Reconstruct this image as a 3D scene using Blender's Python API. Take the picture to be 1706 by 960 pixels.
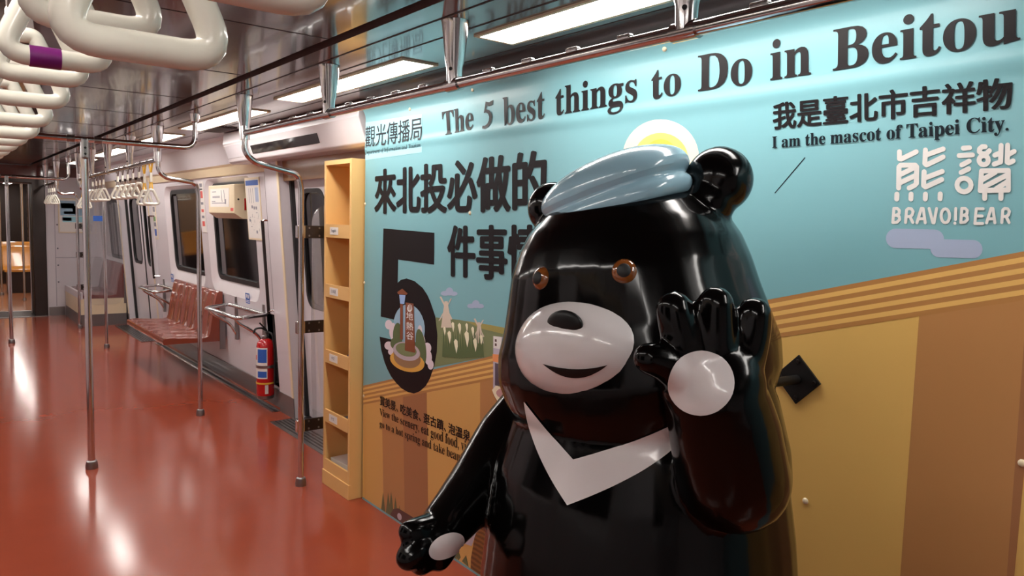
import bpy, bmesh, math, random
from mathutils import Vector, Matrix
from mathutils.bvhtree import BVHTree
from mathutils.geometry import tessellate_polygon
random.seed(7)
SC = bpy.context.scene
COL = SC.collection
for o in list(bpy.data.objects): bpy.data.objects.remove(o)

# ------------------------------------------------------------------ camera
IW, IH, FPX, EYE = 1706.0, 960.0, 1240.0, 1.55
def _basis():
    Y = Vector((-125 - IW/2, 346 - IH/2, FPX)).normalized()
    n = Vector((1, 0.0265, 0)).cross(Y).normalized()
    if n.y > 0: n = -n
    X = Y.cross(n)
    if X.x < 0: X = -X
    return X, Y, n
BX, BY, BZ = _basis()
CAM = Vector((0, 0, EYE))
cam = bpy.data.cameras.new('camera'); camo = bpy.data.objects.new('camera', cam); COL.objects.link(camo)
cam.sensor_width = 36; cam.lens = FPX/IW*36; cam.clip_start = 0.05; cam.clip_end = 100
right = Vector((BX.x, BY.x, BZ.x)); up = -Vector((BX.y, BY.y, BZ.y)); back = -Vector((BX.z, BY.z, BZ.z))
camo.matrix_world = Matrix(((right.x, up.x, back.x, 0), (right.y, up.y, back.y, 0), (right.z, up.z, back.z, EYE), (0, 0, 0, 1)))
SC.camera = camo
# ------------------------------------------------------------------ world and exposure
w = bpy.data.worlds.new('world'); SC.world = w; w.use_nodes = True
w.node_tree.nodes['Background'].inputs[0].default_value = (0.02, 0.02, 0.025, 1)
w.node_tree.nodes['Background'].inputs[1].default_value = 0.3
vs = SC.view_settings
vs.view_transform = 'Standard'; vs.look = 'None'; vs.gamma = 1; vs.exposure = 1.2
LAMP = 11.0

def ray(px, py):
    d = Vector((px - IW/2, py - IH/2, FPX))
    return Vector((BX.dot(d), BY.dot(d), BZ.dot(d)))/FPX
def PT(px, py, t): return CAM + ray(px, py)*t
def onx(px, py, x):
    r = ray(px, py); return CAM + r*(x/r.x)
def onz(px, py, z):
    r = ray(px, py); return CAM + r*((z-EYE)/r.z)

# ------------------------------------------------------------------ materials
def lin(c): c /= 255.0; return c/12.92 if c <= .04045 else ((c+.055)/1.055)**2.4
def mat(name, rgb, rough=.5, metal=0., coat=0., spec=.5, var=.0, vscale=8., bump=0., bscale=60., emit=None, strength=0., trans=0., alpha=1.):
    m = bpy.data.materials.new(name); m.use_nodes = True
    nt = m.node_tree; b = nt.nodes['Principled BSDF']
    c = (lin(rgb[0]), lin(rgb[1]), lin(rgb[2]), 1)
    b.inputs['Base Color'].default_value = c
    b.inputs['Roughness'].default_value = rough; b.inputs['Metallic'].default_value = metal
    b.inputs['Coat Weight'].default_value = coat; b.inputs['Coat Roughness'].default_value = .05
    b.inputs['Specular IOR Level'].default_value = spec
    b.inputs['Transmission Weight'].default_value = trans; b.inputs['Alpha'].default_value = alpha
    if emit:
        b.inputs['Emission Color'].default_value = (lin(emit[0]), lin(emit[1]), lin(emit[2]), 1)
        b.inputs['Emission Strength'].default_value = strength
    if var or bump:
        tc = nt.nodes.new('ShaderNodeTexCoord')
        no = nt.nodes.new('ShaderNodeTexNoise'); no.inputs['Scale'].default_value = vscale; no.inputs['Detail'].default_value = 4
        nt.links.new(tc.outputs['Object'], no.inputs['Vector'])
        if var:
            mx = nt.nodes.new('ShaderNodeMix'); mx.data_type = 'RGBA'
            mx.inputs[6].default_value = tuple(v*(1-var) for v in c[:3])+(1,)
            mx.inputs[7].default_value = tuple(min(1, v*(1+var)) for v in c[:3])+(1,)
            nt.links.new(no.outputs['Fac'], mx.inputs[0]); nt.links.new(mx.outputs[2], b.inputs['Base Color'])
        if bump:
            n2 = nt.nodes.new('ShaderNodeTexNoise'); n2.inputs['Scale'].default_value = bscale
            nt.links.new(tc.outputs['Object'], n2.inputs['Vector'])
            bp = nt.nodes.new('ShaderNodeBump'); bp.inputs['Strength'].default_value = bump; bp.inputs['Distance'].default_value = .01
            nt.links.new(n2.outputs['Fac'], bp.inputs['Height']); nt.links.new(bp.outputs['Normal'], b.inputs['Normal'])
    return m
M = {}
M['floor'] = mat('red_rubber_floor', (144, 64, 43), .15, spec=.32, var=.10, vscale=2.5, bump=.03, bscale=9)
M['floor2'] = mat('brown_floor', (150, 92, 60), .2, var=.1, vscale=3)
M['wall'] = mat('lilac_laminate', (206, 199, 203), .28, var=.03, vscale=4)
M['bevel'] = mat('pale_moulding', (214, 206, 208), .25, var=.02)
M['cream'] = mat('cream_plastic', (222, 204, 172), .4, var=.04)
M['ceil'] = mat('glossy_ceiling_laminate', (74, 54, 52), .15, spec=.6, coat=.25, var=.03, vscale=3)
M['ceil2'] = mat('glossy_ceiling_side', (104, 86, 84), .14, spec=.6, coat=.3, var=.03, vscale=3)
M['slot'] = mat('black_slot', (10, 9, 9), .6)
M['seam'] = mat('dark_seam', (66, 52, 52), .5)
M['dark'] = mat('dark_rubber', (22, 21, 22), .45)
M['glassdark'] = mat('night_glass', (16, 15, 17), .06, spec=.55)
M['glassgrey'] = mat('grey_inner_frame', (96, 92, 96), .35)
M['chrome'] = mat('polished_steel', (206, 204, 204), .14, metal=1., var=.04, vscale=20)
M['steel'] = mat('brushed_steel', (150, 147, 146), .32, metal=1., var=.08, vscale=12)
M['darksteel'] = mat('dark_steel', (70, 64, 62), .3, metal=.9)
M['kick'] = mat('grey_kick_plate', (120, 113, 112), .3, metal=.5, var=.06)
M['seat'] = mat('brown_seat_shell', (132, 62, 44), .2, coat=.4, var=.06)
M['seat2'] = mat('maroon_seat_shell', (118, 62, 58), .25, coat=.3, var=.06)
M['orange'] = mat('orange_seat_shell', (206, 140, 56), .2, coat=.5, var=.05)
M['strap'] = mat('ivory_plastic', (222, 217, 203), .25, coat=.3, var=.02)
M['yellow'] = mat('yellow_webbing', (224, 172, 52), .6, var=.08, vscale=40)
M['belt'] = mat('grey_webbing', (122, 110, 106), .6)
M['black'] = mat('gloss_black_fibreglass', (5, 4, 4), .15, spec=.20, coat=.08, var=.25, vscale=3)
M['white'] = mat('gloss_white_fibreglass', (226, 218, 218), .2, coat=.5, var=.02)
M['cap'] = mat('gloss_blue_cap', (146, 180, 196), .2, coat=.5, var=.02)
M['iron'] = mat('black_iron', (18, 17, 17), .45, metal=.3)
M['rack'] = mat('tan_painted_board', (226, 180, 114), .45, var=.05, vscale=6, bump=.02)
M['paper'] = mat('white_paper', (226, 220, 214), .6, var=.02)
M['navy'] = mat('navy_print', (48, 46, 96), .4)
M['red'] = mat('red_enamel', (176, 20, 22), .25, coat=.4, var=.05)
M['blue'] = mat('blue_print', (44, 92, 176), .4)
M['greyprint'] = mat('grey_print', (126, 124, 134), .5)
M['redprint'] = mat('red_print', (214, 84, 76), .5)
M['greenprint'] = mat('green_print', (116, 160, 92), .5)
M['purple'] = mat('purple_sticker', (112, 26, 104), .3, var=.4, vscale=60)
M['gold'] = mat('gold_print', (206, 150, 60), .4)
M['lamp'] = mat('lamp_diffuser', (255, 252, 246), .4, emit=(255, 250, 244), strength=LAMP)
M['acrylic'] = mat('tinted_acrylic', (226, 228, 232), .03, trans=.95, alpha=.35)
M['screen'] = mat('display_black', (26, 22, 24), .08, spec=.6)
M['wood'] = None

def wood(name, c1, c2):
    m = bpy.data.materials.new(name); m.use_nodes = True; nt = m.node_tree; b = nt.nodes['Principled BSDF']
    tc = nt.nodes.new('ShaderNodeTexCoord'); wv = nt.nodes.new('ShaderNodeTexWave'); wv.inputs['Scale'].default_value = 14
    wv.bands_direction = 'Z'; wv.inputs['Distortion'].default_value = 3.5; wv.inputs['Detail'].default_value = 3; wv.inputs['Detail Scale'].default_value = 1.2
    cr = nt.nodes.new('ShaderNodeValToRGB')
    cr.color_ramp.elements[0].color = tuple(lin(v) for v in c1)+(1,); cr.color_ramp.elements[1].color = tuple(lin(v) for v in c2)+(1,)
    nt.links.new(tc.outputs['Object'], wv.inputs['Vector']); nt.links.new(wv.outputs['Fac'], cr.inputs[0]); nt.links.new(cr.outputs[0], b.inputs['Base Color'])
    b.inputs['Roughness'].default_value = .4
    return m
M['wood'] = wood('printed_wood_grain', (96, 58, 26), (140, 92, 46))
def ink(name, rgb, rough=.3): 
    M[name] = mat('vinyl_'+name, rgb, .42 if name.startswith('ink') else rough, spec=.18 if name.startswith('ink') else .5, var=.02, vscale=5); return M[name]
for k, c in dict(teal=(122, 174, 182), ink=(22, 17, 20), inkb=(16, 26, 34), ochre=(214, 166, 96), ochre2=(222, 180, 102), brown=(184, 132, 82),
                 brown2=(164, 112, 74), stripe_light=(226, 180, 104), stripe_dark=(180, 128, 74), hill=(122, 132, 92), hill2=(160, 150, 84),
                 cloudy=(166, 178, 204), logo=(226, 222, 218), cream_sun=(238, 226, 196), sun=(242, 202, 112), sun2=(240, 190, 76),
                 skyblue=(150, 184, 206), steam=(222, 208, 216), leaf=(86, 104, 66), trunk=(130, 72, 44), stone=(150, 116, 84), stone2=(186, 172, 180),
                 gold2=(222, 168, 76), mill=(214, 198, 180), lily=(240, 234, 204), tree=(96, 98, 62), mauve=(186, 178, 194), dkmauve=(84, 74, 88),
                 pink=(196, 150, 150), plum=(84, 52, 48), lampblue=(150, 180, 226), panelcyan=(158, 210, 222), orangeprint=(232, 150, 96)).items(): ink(k, c)

# ------------------------------------------------------------------ mesh helpers
class MB:
    def __init__(s): s.v = []; s.f = []
    def add(s, vs, fs):
        n = len(s.v); s.v += [tuple(v) for v in vs]; s.f += [tuple(i+n for i in f) for f in fs]; return s
    def box(s, a, b, xf=None):
        x0, y0, z0 = [min(a[i], b[i]) for i in range(3)]; x1, y1, z1 = [max(a[i], b[i]) for i in range(3)]
        v = [Vector(p) for p in ((x0,y0,z0),(x1,y0,z0),(x1,y1,z0),(x0,y1,z0),(x0,y0,z1),(x1,y0,z1),(x1,y1,z1),(x0,y1,z1))]
        if xf: v = [xf(p) for p in v]
        return s.add(v, [(0,3,2,1),(4,5,6,7),(0,1,5,4),(1,2,6,5),(2,3,7,6),(3,0,4,7)])
    def tube(s, pts, r, seg=12, closed=False, caps=True):
        pts = [Vector(p) for p in pts]; n = len(pts); rs = r if isinstance(r, (list, tuple)) else [r]*n
        T = []
        for i in range(n):
            a = pts[i-1] if (i > 0 or closed) else pts[i]; b = pts[(i+1) % n] if (i < n-1 or closed) else pts[i]
            T.append((b-a).normalized())
        ref = Vector((0, 0, 1)) if abs(T[0].z) < .9 else Vector((1, 0, 0))
        N = (ref - T[0]*ref.dot(T[0])).normalized(); vs = []; fs = []
        for i in range(n):
            N = (N - T[i]*N.dot(T[i])).normalized(); B = T[i].cross(N)
            for k in range(seg):
                a = 2*math.pi*k/seg; vs.append(pts[i] + (N*math.cos(a) + B*math.sin(a))*rs[i])
        m = n if closed else n-1
        for i in range(m):
            j = (i+1) % n
            for k in range(seg):
                l = (k+1) % seg; fs.append((i*seg+k, i*seg+l, j*seg+l, j*seg+k))
        if caps and not closed:
            fs.append(tuple(range(seg-1, -1, -1))); fs.append(tuple((n-1)*seg+k for k in range(seg)))
        return s.add(vs, fs)
    def lathe(s, prof, c=(0,0,0), seg=24, axis=None):
        """prof: (radius, height) pairs, revolved round axis (default z)"""
        c = Vector(c); ax = Vector(axis).normalized() if axis else Vector((0,0,1))
        ref = Vector((1,0,0)) if abs(ax.x) < .9 else Vector((0,1,0))
        N = (ref - ax*ref.dot(ax)).normalized(); B = ax.cross(N); vs = []; fs = []
        for r, h in prof:
            for k in range(seg):
                a = 2*math.pi*k/seg; vs.append(c + ax*h + (N*math.cos(a)+B*math.sin(a))*max(r, 1e-4))
        for i in range(len(prof)-1):
            for k in range(seg):
                l = (k+1) % seg; fs.append((i*seg+k, i*seg+l, (i+1)*seg+l, (i+1)*seg+k))
        fs.append(tuple(range(seg-1, -1, -1))); fs.append(tuple((len(prof)-1)*seg+k for k in range(seg)))
        return s.add(vs, fs)
    def loft(s, rings, close=True):
        n = len(rings[0]); vs = [p for r in rings for p in r]; fs = []
        for i in range(len(rings)-1):
            for k in range(n):
                l = (k+1) % n; fs.append((i*n+k, i*n+l, (i+1)*n+l, (i+1)*n+k))
        if close:
            fs.append(tuple(range(n-1, -1, -1))); fs.append(tuple((len(rings)-1)*n+k for k in range(n)))
        return s.add(vs, fs)
    def ball(s, c, r, axes=None, seg=20, rings=12):
        c = Vector(c); r = (r, r, r) if not isinstance(r, (tuple, list)) else r
        A = axes or (Vector((1,0,0)), Vector((0,1,0)), Vector((0,0,1)))
        R = []
        for i in range(rings+1):
            th = math.pi*i/rings; R.append([c + A[0]*r[0]*math.sin(th)*math.cos(2*math.pi*k/seg) + A[1]*r[1]*math.sin(th)*math.sin(2*math.pi*k/seg) - A[2]*r[2]*math.cos(th) for k in range(seg)])
        R[0] = [c - A[2]*r[2] + (p-c)*0 for p in R[0]]; R[-1] = [c + A[2]*r[2] for p in R[-1]]
        return s.loft(R)
    def prism(s, poly, fn, d):
        """2-D polygon, fn(u,v,depth)->point, extruded by d"""
        n = len(poly); vs = [fn(u, v, 0) for u, v in poly] + [fn(u, v, d) for u, v in poly]
        fs = [tuple(range(n)), tuple(range(2*n-1, n-1, -1))] + [(i, i+n, (i+1) % n + n, (i+1) % n) for i in range(n)]
        return s.add(vs, fs)
    def build(s, name, m, parent=None, smooth=False, bevel=0, seg=2, merge=False, fixn=True):
        me = bpy.data.meshes.new(name); me.from_pydata(s.v, [], s.f); 
        bm = bmesh.new(); bm.from_mesh(me)
        if merge: bmesh.ops.remove_doubles(bm, verts=bm.verts, dist=1e-5)
        if fixn: bmesh.ops.recalc_face_normals(bm, faces=bm.faces)
        bm.to_mesh(me); bm.free()
        me.materials.append(M[m] if isinstance(m, str) else m)
        o = bpy.data.objects.new(name, me); COL.objects.link(o)
        if smooth:
            for p in me.polygons: p.use_smooth = True
            try: me.set_sharp_from_angle(angle=math.radians(40))
            except Exception: pass
        if bevel:
            b = o.modifiers.new('bevel', 'BEVEL'); b.width = bevel; b.segments = seg; b.limit_method = 'ANGLE'
        if parent:
            o.parent = parent; o.matrix_parent_inverse = parent.matrix_world.inverted() if False else Matrix.Translation(-parent.location)
        return o
def tag(o, label=None, cat=None, group=None, kind=None):
    if label: o['label'] = label
    if cat: o['category'] = cat
    if group: o['group'] = group
    if kind: o['kind'] = kind
    return o
def thing(name, loc, label, cat, group=None, kind=None):
    o = bpy.data.objects.new(name, None); COL.objects.link(o); o.location = loc; o.empty_display_size = .1
    return tag(o, label, cat, group, kind)
def dup(root, loc, label=None):
    r = root.copy(); COL.objects.link(r); r.location = loc
    if label: r['label'] = label
    for ch in list(root.children):
        c = ch.copy(); COL.objects.link(c); c.parent = r
        for g in list(ch.children):
            d = g.copy(); COL.objects.link(d); d.parent = c
    return r
def fillet(pts, r, n=6):
    pts = [Vector(p) for p in pts]; out = [pts[0]]
    for i in range(1, len(pts)-1):
        a, b, c = pts[i-1], pts[i], pts[i+1]; d1 = (a-b); d2 = (c-b); k = min(r, d1.length*.49, d2.length*.49)
        p = b + d1.normalized()*k; q = b + d2.normalized()*k
        for j in range(n+1):
            t = j/n; out.append(p*(1-t)**2 + b*2*t*(1-t) + q*t*t)
    return out + [pts[-1]]
def rrect(u0, v0, u1, v1, r, n=6):
    P = []
    for cx, cy, a0 in ((u1-r, v0+r, -90), (u1-r, v1-r, 0), (u0+r, v1-r, 90), (u0+r, v0+r, 180)):
        for i in range(n+1):
            a = math.radians(a0 + 90*i/n); P.append((cx + r*math.cos(a), cy + r*math.sin(a)))
    return P
def ordinal(i): return ['first','second','third','fourth','fifth','sixth','seventh','eighth','ninth','tenth','eleventh','twelfth','thirteenth','fourteenth'][i]

def holed(outer, holes, fn, thick):
    """flat plate with holes in a 2-D frame mapped by fn(u,v,d)"""
    bm = bmesh.new(); E = []
    for loop in [outer]+holes:
        vs = [bm.verts.new((u, v, 0)) for u, v in loop]
        E += [bm.edges.new((vs[i], vs[(i+1) % len(vs)])) for i in range(len(vs))]
    bmesh.ops.triangle_fill(bm, edges=E, use_beauty=True, use_dissolve=False)
    vs = [v.co.copy() for v in bm.verts]; bm.verts.index_update(); fs = [tuple(v.index for v in f.verts) for f in bm.faces]; bm.free()
    mb = MB(); n = len(vs); mb.add([fn(v.x, v.y, 0) for v in vs] + [fn(v.x, v.y, thick) for v in vs], fs + [tuple(i+n for i in reversed(f)) for f in fs])
    k = 0
    sides = []
    for loop in [outer]+holes:
        m = len(loop); sides += [(k+i, k+(i+1) % m, k+(i+1) % m+n, k+i+n) for i in range(m)]; k += m
    mb.add([], []); mb.f += sides
    return mb

# ================================================================== the car: setting
Y0, Y1 = -2.6, 12.85            # this car, from behind the camera to the end wall
XC = 0.74                       # centre line of the car
MB().box((-.85, Y0, -.06), (2.42, Y1+.02, 0)).build('floor', 'floor')['kind'] = 'structure'
def wallx(z): return 2.235 - .07*z
def RW(u, v, d): return Vector((wallx(v) + d, u, v))       # right wall frame: u along the car, v up
def LW(u, v, d): return Vector((2*XC - wallx(v) - d, u, v))
WIN = [('window_1', 6.20, 7.35, .965, 1.835), ('window_2', 7.74, 8.90, .955, 1.80), ('window_3', 11.72, 12.62, .90, 1.72)]
def recess_of(w): return rrect(w[1]-.06, w[3]-.14, w[2]+.12, w[4]+.05, .14)
def window(wd, frame, label_side=''):
    name, a, b, c, d = wd
    out = recess_of(wd); inn = rrect(a-.01, c-.02, b+.03, d+.01, .10); gi = rrect(a+.03, c+.02, b-.01, d-.03, .085)
    root = MB().loft([[frame(u, v, 0) for u, v in out], [frame(u, v, .05) for u, v in inn]], close=False).build(name, 'bevel', None, smooth=True)
    root['kind'] = 'structure'
    MB().loft([[frame(u, v, .048) for u, v in inn], [frame(u, v, .036) for u, v in inn], [frame(u, v, .036) for u, v in gi], [frame(u, v, .062) for u, v in gi]], close=False).build('window_gasket', 'dark', root, smooth=True)
    st = MB().prism([(b-.17, c+.03), (b-.05, c+.03), (b-.05, d-.05), (b-.17, d-.05)], lambda u, v, t: frame(u, v, .055+t), .004).build('inner_frame', 'glassgrey', root)
    MB().prism(gi, lambda u, v, t: frame(u, v, .06+t), .006).build('window_pane', 'glassdark', root)
    return root
niche = rrect(5.74, .17, 6.02, .765, .01, 2)
mb = holed([(5.75-.05, 0), (9.62, 0), (9.62, 1.91), (5.70, 1.91)], [recess_of(WIN[0]), recess_of(WIN[1]), [(u, v) for u, v in niche]], RW, .045)
wr = mb.build('wall_right', 'wall'); wr['kind'] = 'structure'
MB().prism([(5.74, .17), (6.02, .17), (6.02, .765), (5.74, .765)], lambda u, v, t: RW(u, v, .15+t), .01).build('niche_back', 'kick', wr)
nb = MB().loft([[RW(u, v, 0) for u, v in niche], [RW(u, v, .15) for u, v in niche]], close=False).build('niche_lining', 'kick', wr)
mb = holed([(11.38, 0), (Y1, 0), (Y1, 1.91), (11.38, 1.91)], [recess_of(WIN[2])], RW, .045)
w2 = mb.build('wall_right', 'wall'); w2['kind'] = 'structure'
for wd in WIN: window(wd, RW)
# wall behind the printed panel, near end
MB().prism([(Y0, 0), (4.02, 0), (4.02, 1.91), (Y0, 1.91)], RW, .05).build('wall_right', 'wall')['kind'] = 'structure'
# door posts (box columns at both doors) with cream edge strip
def post(y0, y1, nm):
    p = MB().prism([(y0, 0), (y1, 0), (y1, 1.97), (y0, 1.97)], lambda u, v, t: Vector((wallx(v)-.045+t, u, v)), .2).build(nm, 'wall'); p['kind'] = 'structure'
    return p
for i, (y0, y1) in enumerate(((5.43, 5.72), (9.60, 9.74), (11.32, 11.40))):
    p = post(y0, y1, 'trim_%d' % (i+1))
    MB().prism([(y0-.004, .16), (y0+.03, .16), (y0+.03, 1.96), (y0-.004, 1.96)], lambda u, v, t: Vector((wallx(v)-.051+t, u, v)), .006).build('edge_strip', 'cream', p)
    MB().prism([(y0-.004, 0), (y1+.004, 0), (y1+.004, .165), (y0-.004, .165)], lambda u, v, t: Vector((wallx(v)-.052+t, u, v)), .007).build('kick_plate', 'kick', p)
# sliding doors
M_reflection = mat('painted_reflection_laminate', (150, 112, 78), .15, coat=.3, var=.05)  # brown is the ochre panel's reflection, painted into the boards above the doors
def DR(u, v, d): return Vector((wallx(v)+.06+d, u, v))
def door(nm, y0, y1):
    ym = (y0+y1)/2; root = None
    d = MB(); hs = []
    for a, b in ((y0, ym-.006), (ym+.006, y1)):
        win = rrect(a+.13, .88, b-.13, 1.76, .12)
        h = holed([(a, .02), (b, .02), (b, 1.97), (a, 1.97)], [win], DR, .03); d.add(h.v, h.f); hs.append((a, b, win))
    root = d.build(nm, 'wall'); root['kind'] = 'structure'
    for a, b, win in hs:
        inn = rrect(a+.16, .91, b-.16, 1.73, .10)
        MB().loft([[DR(u, v, -.004) for u, v in win], [DR(u, v, -.004) for u, v in inn], [DR(u, v, .02) for u, v in inn]], close=False).build('window_gasket', 'dark', root, smooth=True)
        MB().prism(win, lambda u, v, t: DR(u, v, .012+t), .006).build('door_pane', 'glassdark', root)
    MB().prism([(ym-.02, .02), (ym+.02, .02), (ym+.02, 1.97), (ym-.02, 1.97)], lambda u, v, t: DR(u, v, -.006+t), .02).build('rubber_seal', 'dark', root)
    MB().prism([(y1-.03, .02), (y1, .02), (y1, 1.97), (y1-.03, 1.97)], lambda u, v, t: DR(u, v, -.03+t), .03).build('rubber_edge', 'dark', root)
    return root
door('door_1', 4.04, 5.43); door('door_2', 9.74, 11.32)
for i, (a, b) in enumerate(((4.04, 5.45), (9.74, 11.32))):
    tr = MB().box((2.0, a, 0), (2.36, b, .006)).build('trim_%d' % (i+4), 'steel'); tr['kind'] = 'structure'
    r = MB()
    for k in range(5): r.box((2.03+.03*k, a+.02, .006), (2.04+.03*k, b-.02, .009))
    r.build('tread_rib', 'darksteel', tr)
    MB().prism([(a, 1.965), (b, 1.965), (b, 2.2), (a, 2.2)], lambda u, v, t: Vector((2.10+t, u, v)), .25).build('trim_%d' % (i+6), M_reflection)['kind'] = 'structure'
for i, (a, b) in enumerate(((4.04, 5.43), (9.74, 11.32))):
    MB().prism([(a, 1.815), (b, 1.815), (b, 1.968), (a, 1.968)], lambda u, v, t: Vector((wallx(v)-.012+t, u, v)), .05).build('trim_%d' % (i+22), M_reflection, bevel=.003)['kind'] = 'structure'
# kick plates along the wall foot, with the steel floor channel
def kick(a, b, nm):
    k = MB().prism([(a, 0), (b, 0), (b, .15), (a, .15)], lambda u, v, t: RW(u, v, -.012+t), .012).build(nm, 'kick'); k['kind'] = 'structure'
    MB().box((2.115, a, 0), (2.135, b, .008)).box((2.165, a, 0), (2.185, b, .008)).build('floor_channel', 'chrome', k)
    MB().box((2.135, a, 0), (2.165, b, .003)).build('channel_groove', 'dark', k)
kick(5.72, 9.62, 'baseboard_right'); 
# seams of the wall: vertical joint beside the pole poster and a horizontal shelf line
MB().prism([(5.83, .765), (5.845, .765), (5.845, 1.91), (5.83, 1.91)], lambda u, v, t: RW(u, v, -.002+t), .002).build('trim_8', 'seam')['kind'] = 'structure'
# ceiling: centre panel, slots, side panels with cove, all in cross section
def strip(nm, poly, m, y0=Y0, y1=Y1, smooth=False):
    a = [(x, z) for x, z in poly]; n = len(a)
    vs = [(x, y0, z) for x, z in a] + [(x, y1, z) for x, z in a]
    o = MB().add(vs, [(i, i+1, i+1+n, i+n) for i in range(n-1)]).build(nm, m, fixn=False, smooth=smooth)
    o.modifiers.new('solid', 'SOLIDIFY').thickness = .008; o.modifiers['solid'].offset = 0
    o['kind'] = 'structure'; return o
CZ = 2.19
strip('ceiling', [(XC-.43, CZ+.012), (XC+.43, CZ+.012)], 'ceil')
for sgn, nm in ((1, 'right'), (-1, 'left')):
    X = lambda x: XC + sgn*(x-XC)
    strip('ceiling_'+nm, [(X(1.205), CZ+.03), (X(1.205), CZ), (X(1.90), CZ)], 'ceil2')
    strip('cove_'+nm, [(X(1.90), CZ), (X(1.95), CZ-.02), (X(2.03), 1.985)], 'wall')
    strip('trim_%d' % (9 if sgn > 0 else 10), [(X(1.16), CZ+.014), (X(1.16), CZ+.06), (X(1.21), CZ+.06), (X(1.21), CZ+.02)], 'slot')
    if sgn > 0:
        for a, b in ((5.75, 9.6), (11.4, Y1)): strip('trim_11', [(X(2.03), 1.985), (X(2.052), 1.97), (X(2.085), 1.905), (X(2.12), 1.90)], 'cream', a, b)
    else: strip('trim_12', [(X(2.03), 1.985), (X(2.052), 1.97), (X(2.085), 1.905), (X(2.12), 1.90)], 'cream')
    sm = MB()
    for xs in (1.30, 1.435, 1.72): sm.box((X(xs)-.002, Y0, CZ-.0055), (X(xs)+.002, Y1, CZ-.003))
    sm.build('trim_%d' % (13 if sgn > 0 else 14), 'seam')['kind'] = 'structure'
sm = MB()
for k in range(17): sm.box((XC-.43, -2.1+.94*k, CZ+.0065), (XC+.43, -2.097+.94*k, CZ+.0095))
sm.build('trim_15', 'seam')['kind'] = 'structure'
# far end wall with the gangway opening
def EW(u, v, d): return Vector((u, Y1+d, v))
hole = [(.27, .001), (1.22, .001), (1.22, 1.94), (.27, 1.94)]
h = holed([(-.80, -.001), (2.30, -.001), (2.30, 2.24), (-.80, 2.24)], [hole], EW, .05)
we = h.build('wall_end', 'wall'); we['kind'] = 'structure'
fr = MB().box((1.22, Y1-.03, 0), (1.385, Y1+.06, 1.96)).box((.105, Y1-.03, 0), (.27, Y1+.06, 1.96)).box((.105, Y1-.03, 1.94), (1.385, Y1+.06, 2.05))
fr.build('trim_16', 'darksteel', None, bevel=.01)['kind'] = 'structure'
MB().box((-.55, Y1-.02, 2.05), (2.02, Y1, CZ)).build('trim_17', mat('maroon_gloss', (110, 62, 58), .12, coat=.5))['kind'] = 'structure'
MB().box((1.40, Y1-.012, 0), (1.60, Y1, .13)).build('trim_18', 'steel')['kind'] = 'structure'
sm = MB().box((1.497, Y1-.004, .14), (1.502, Y1, 1.85)).box((1.497, Y1-.004, .86), (2.1, Y1, .865))
for zz in (.5, .75, 1.0, 1.35, 1.7): sm.ball((1.53, Y1-.002, zz), .012, seg=8, rings=6)
sm.build('trim_19', 'greyprint')['kind'] = 'structure'
# left wall and the wall behind the camera (only seen in reflections)
hl = holed([(Y0, 0), (Y1, 0), (Y1, 1.91), (Y0, 1.91)], [recess_of((0, a, a+1.15, .96, 1.82)) for a in (-1.9, .5, 2.1, 6.2, 7.75)], LW, .045)
hl.build('wall_left', 'wall')['kind'] = 'structure'
for k, a in enumerate((-1.9, .5, 2.1, 6.2, 7.75)): window(('window_%d' % (k+4), a, a+1.15, .96, 1.82), LW)
MB().box((-.85, Y0-.05, 0), (2.40, Y0, 2.25)).build('wall_back', 'wall')['kind'] = 'structure'
MB().prism([(Y0, 0), (Y1, 0), (Y1, .15), (Y0, .15)], lambda u, v, t: LW(u, v, -.012+t), .012).build('baseboard_left', 'kick')['kind'] = 'structure'
MB().box((-.78, Y0, 2.24), (2.36, Y1+.05, 2.27)).build('ceiling_deck', 'slot')['kind'] = 'structure'

# ------------------------------------------------------------------ lamps
k = 0
for side, X in (('right', 1.58), ('left', 2*XC-1.58)):
    for i, (a, b) in enumerate(((-1.15, .25), (.74, 2.13), (2.65, 4.0), (4.53, 5.93), (6.42, 7.70), (8.3, 9.65), (10.2, 11.55))):
        root = thing('ceiling_light', (X, (a+b)/2, CZ-.006), '%s lit ceiling panel from the front in the %s row of lights' % (ordinal(i), side), 'ceiling light', 'lit ceiling panels on the %s side' % side)
        MB().box((X-.07, a, CZ-.007), (X+.07, b, CZ-.005)).build('light_diffuser', 'lamp', root)
        f = MB()
        for p, q in (((X-.085, a-.015), (X-.07, b+.015)), ((X+.07, a-.015), (X+.085, b+.015)), ((X-.07, a-.015), (X+.07, a)), ((X-.07, b), (X+.07, b+.015))):
            f.box((p[0], p[1], CZ-.010), (q[0], q[1], CZ-.002))
        f.build('light_frame', 'cream', root)

# ================================================================== printed panel (mural)
MX = 1.86
def mx(z):   # the vinyl bulges at one ridge and curls in at its top
    return MX + .0045*math.exp(-((z-1.925)/.022)**2)*-1 - (max(0, z-2.08)/.06)**2*.03
YL = 3.655
pan = thing('advertising_panel', (MX, 1.5, 0), 'tall teal and ochre printed panel with English and Chinese lettering behind the bear statue', 'wall panel')
zs = [.0, .4, .8, 1.2, 1.6, 1.8] + [1.86+.01*i for i in range(14)] + [2.03, 2.06, 2.08, 2.09, 2.1, 2.11, 2.12, 2.13, 2.14, 2.148]
pm = MB(); n = len(zs)
pm.add([(mx(z), y, z) for y in (YL, Y0) for z in zs] + [(mx(z)+.03, y, z) for y in (YL, Y0) for z in zs],
       [(i, i+1, n+i+1, n+i) for i in range(n-1)] + [(2*n+i, 3*n+i, 3*n+i+1, 2*n+i+1) for i in range(n-1)] + [(i, 2*n+i, 2*n+i+1, i+1) for i in range(n-1)] + [(0, n, 3*n, 2*n), (n-1, 3*n-1, 4*n-1, 2*n-1)])
pm.build('vinyl_sheet', 'teal', pan, smooth=True)
LAY = [0]
LT = .00025
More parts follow.
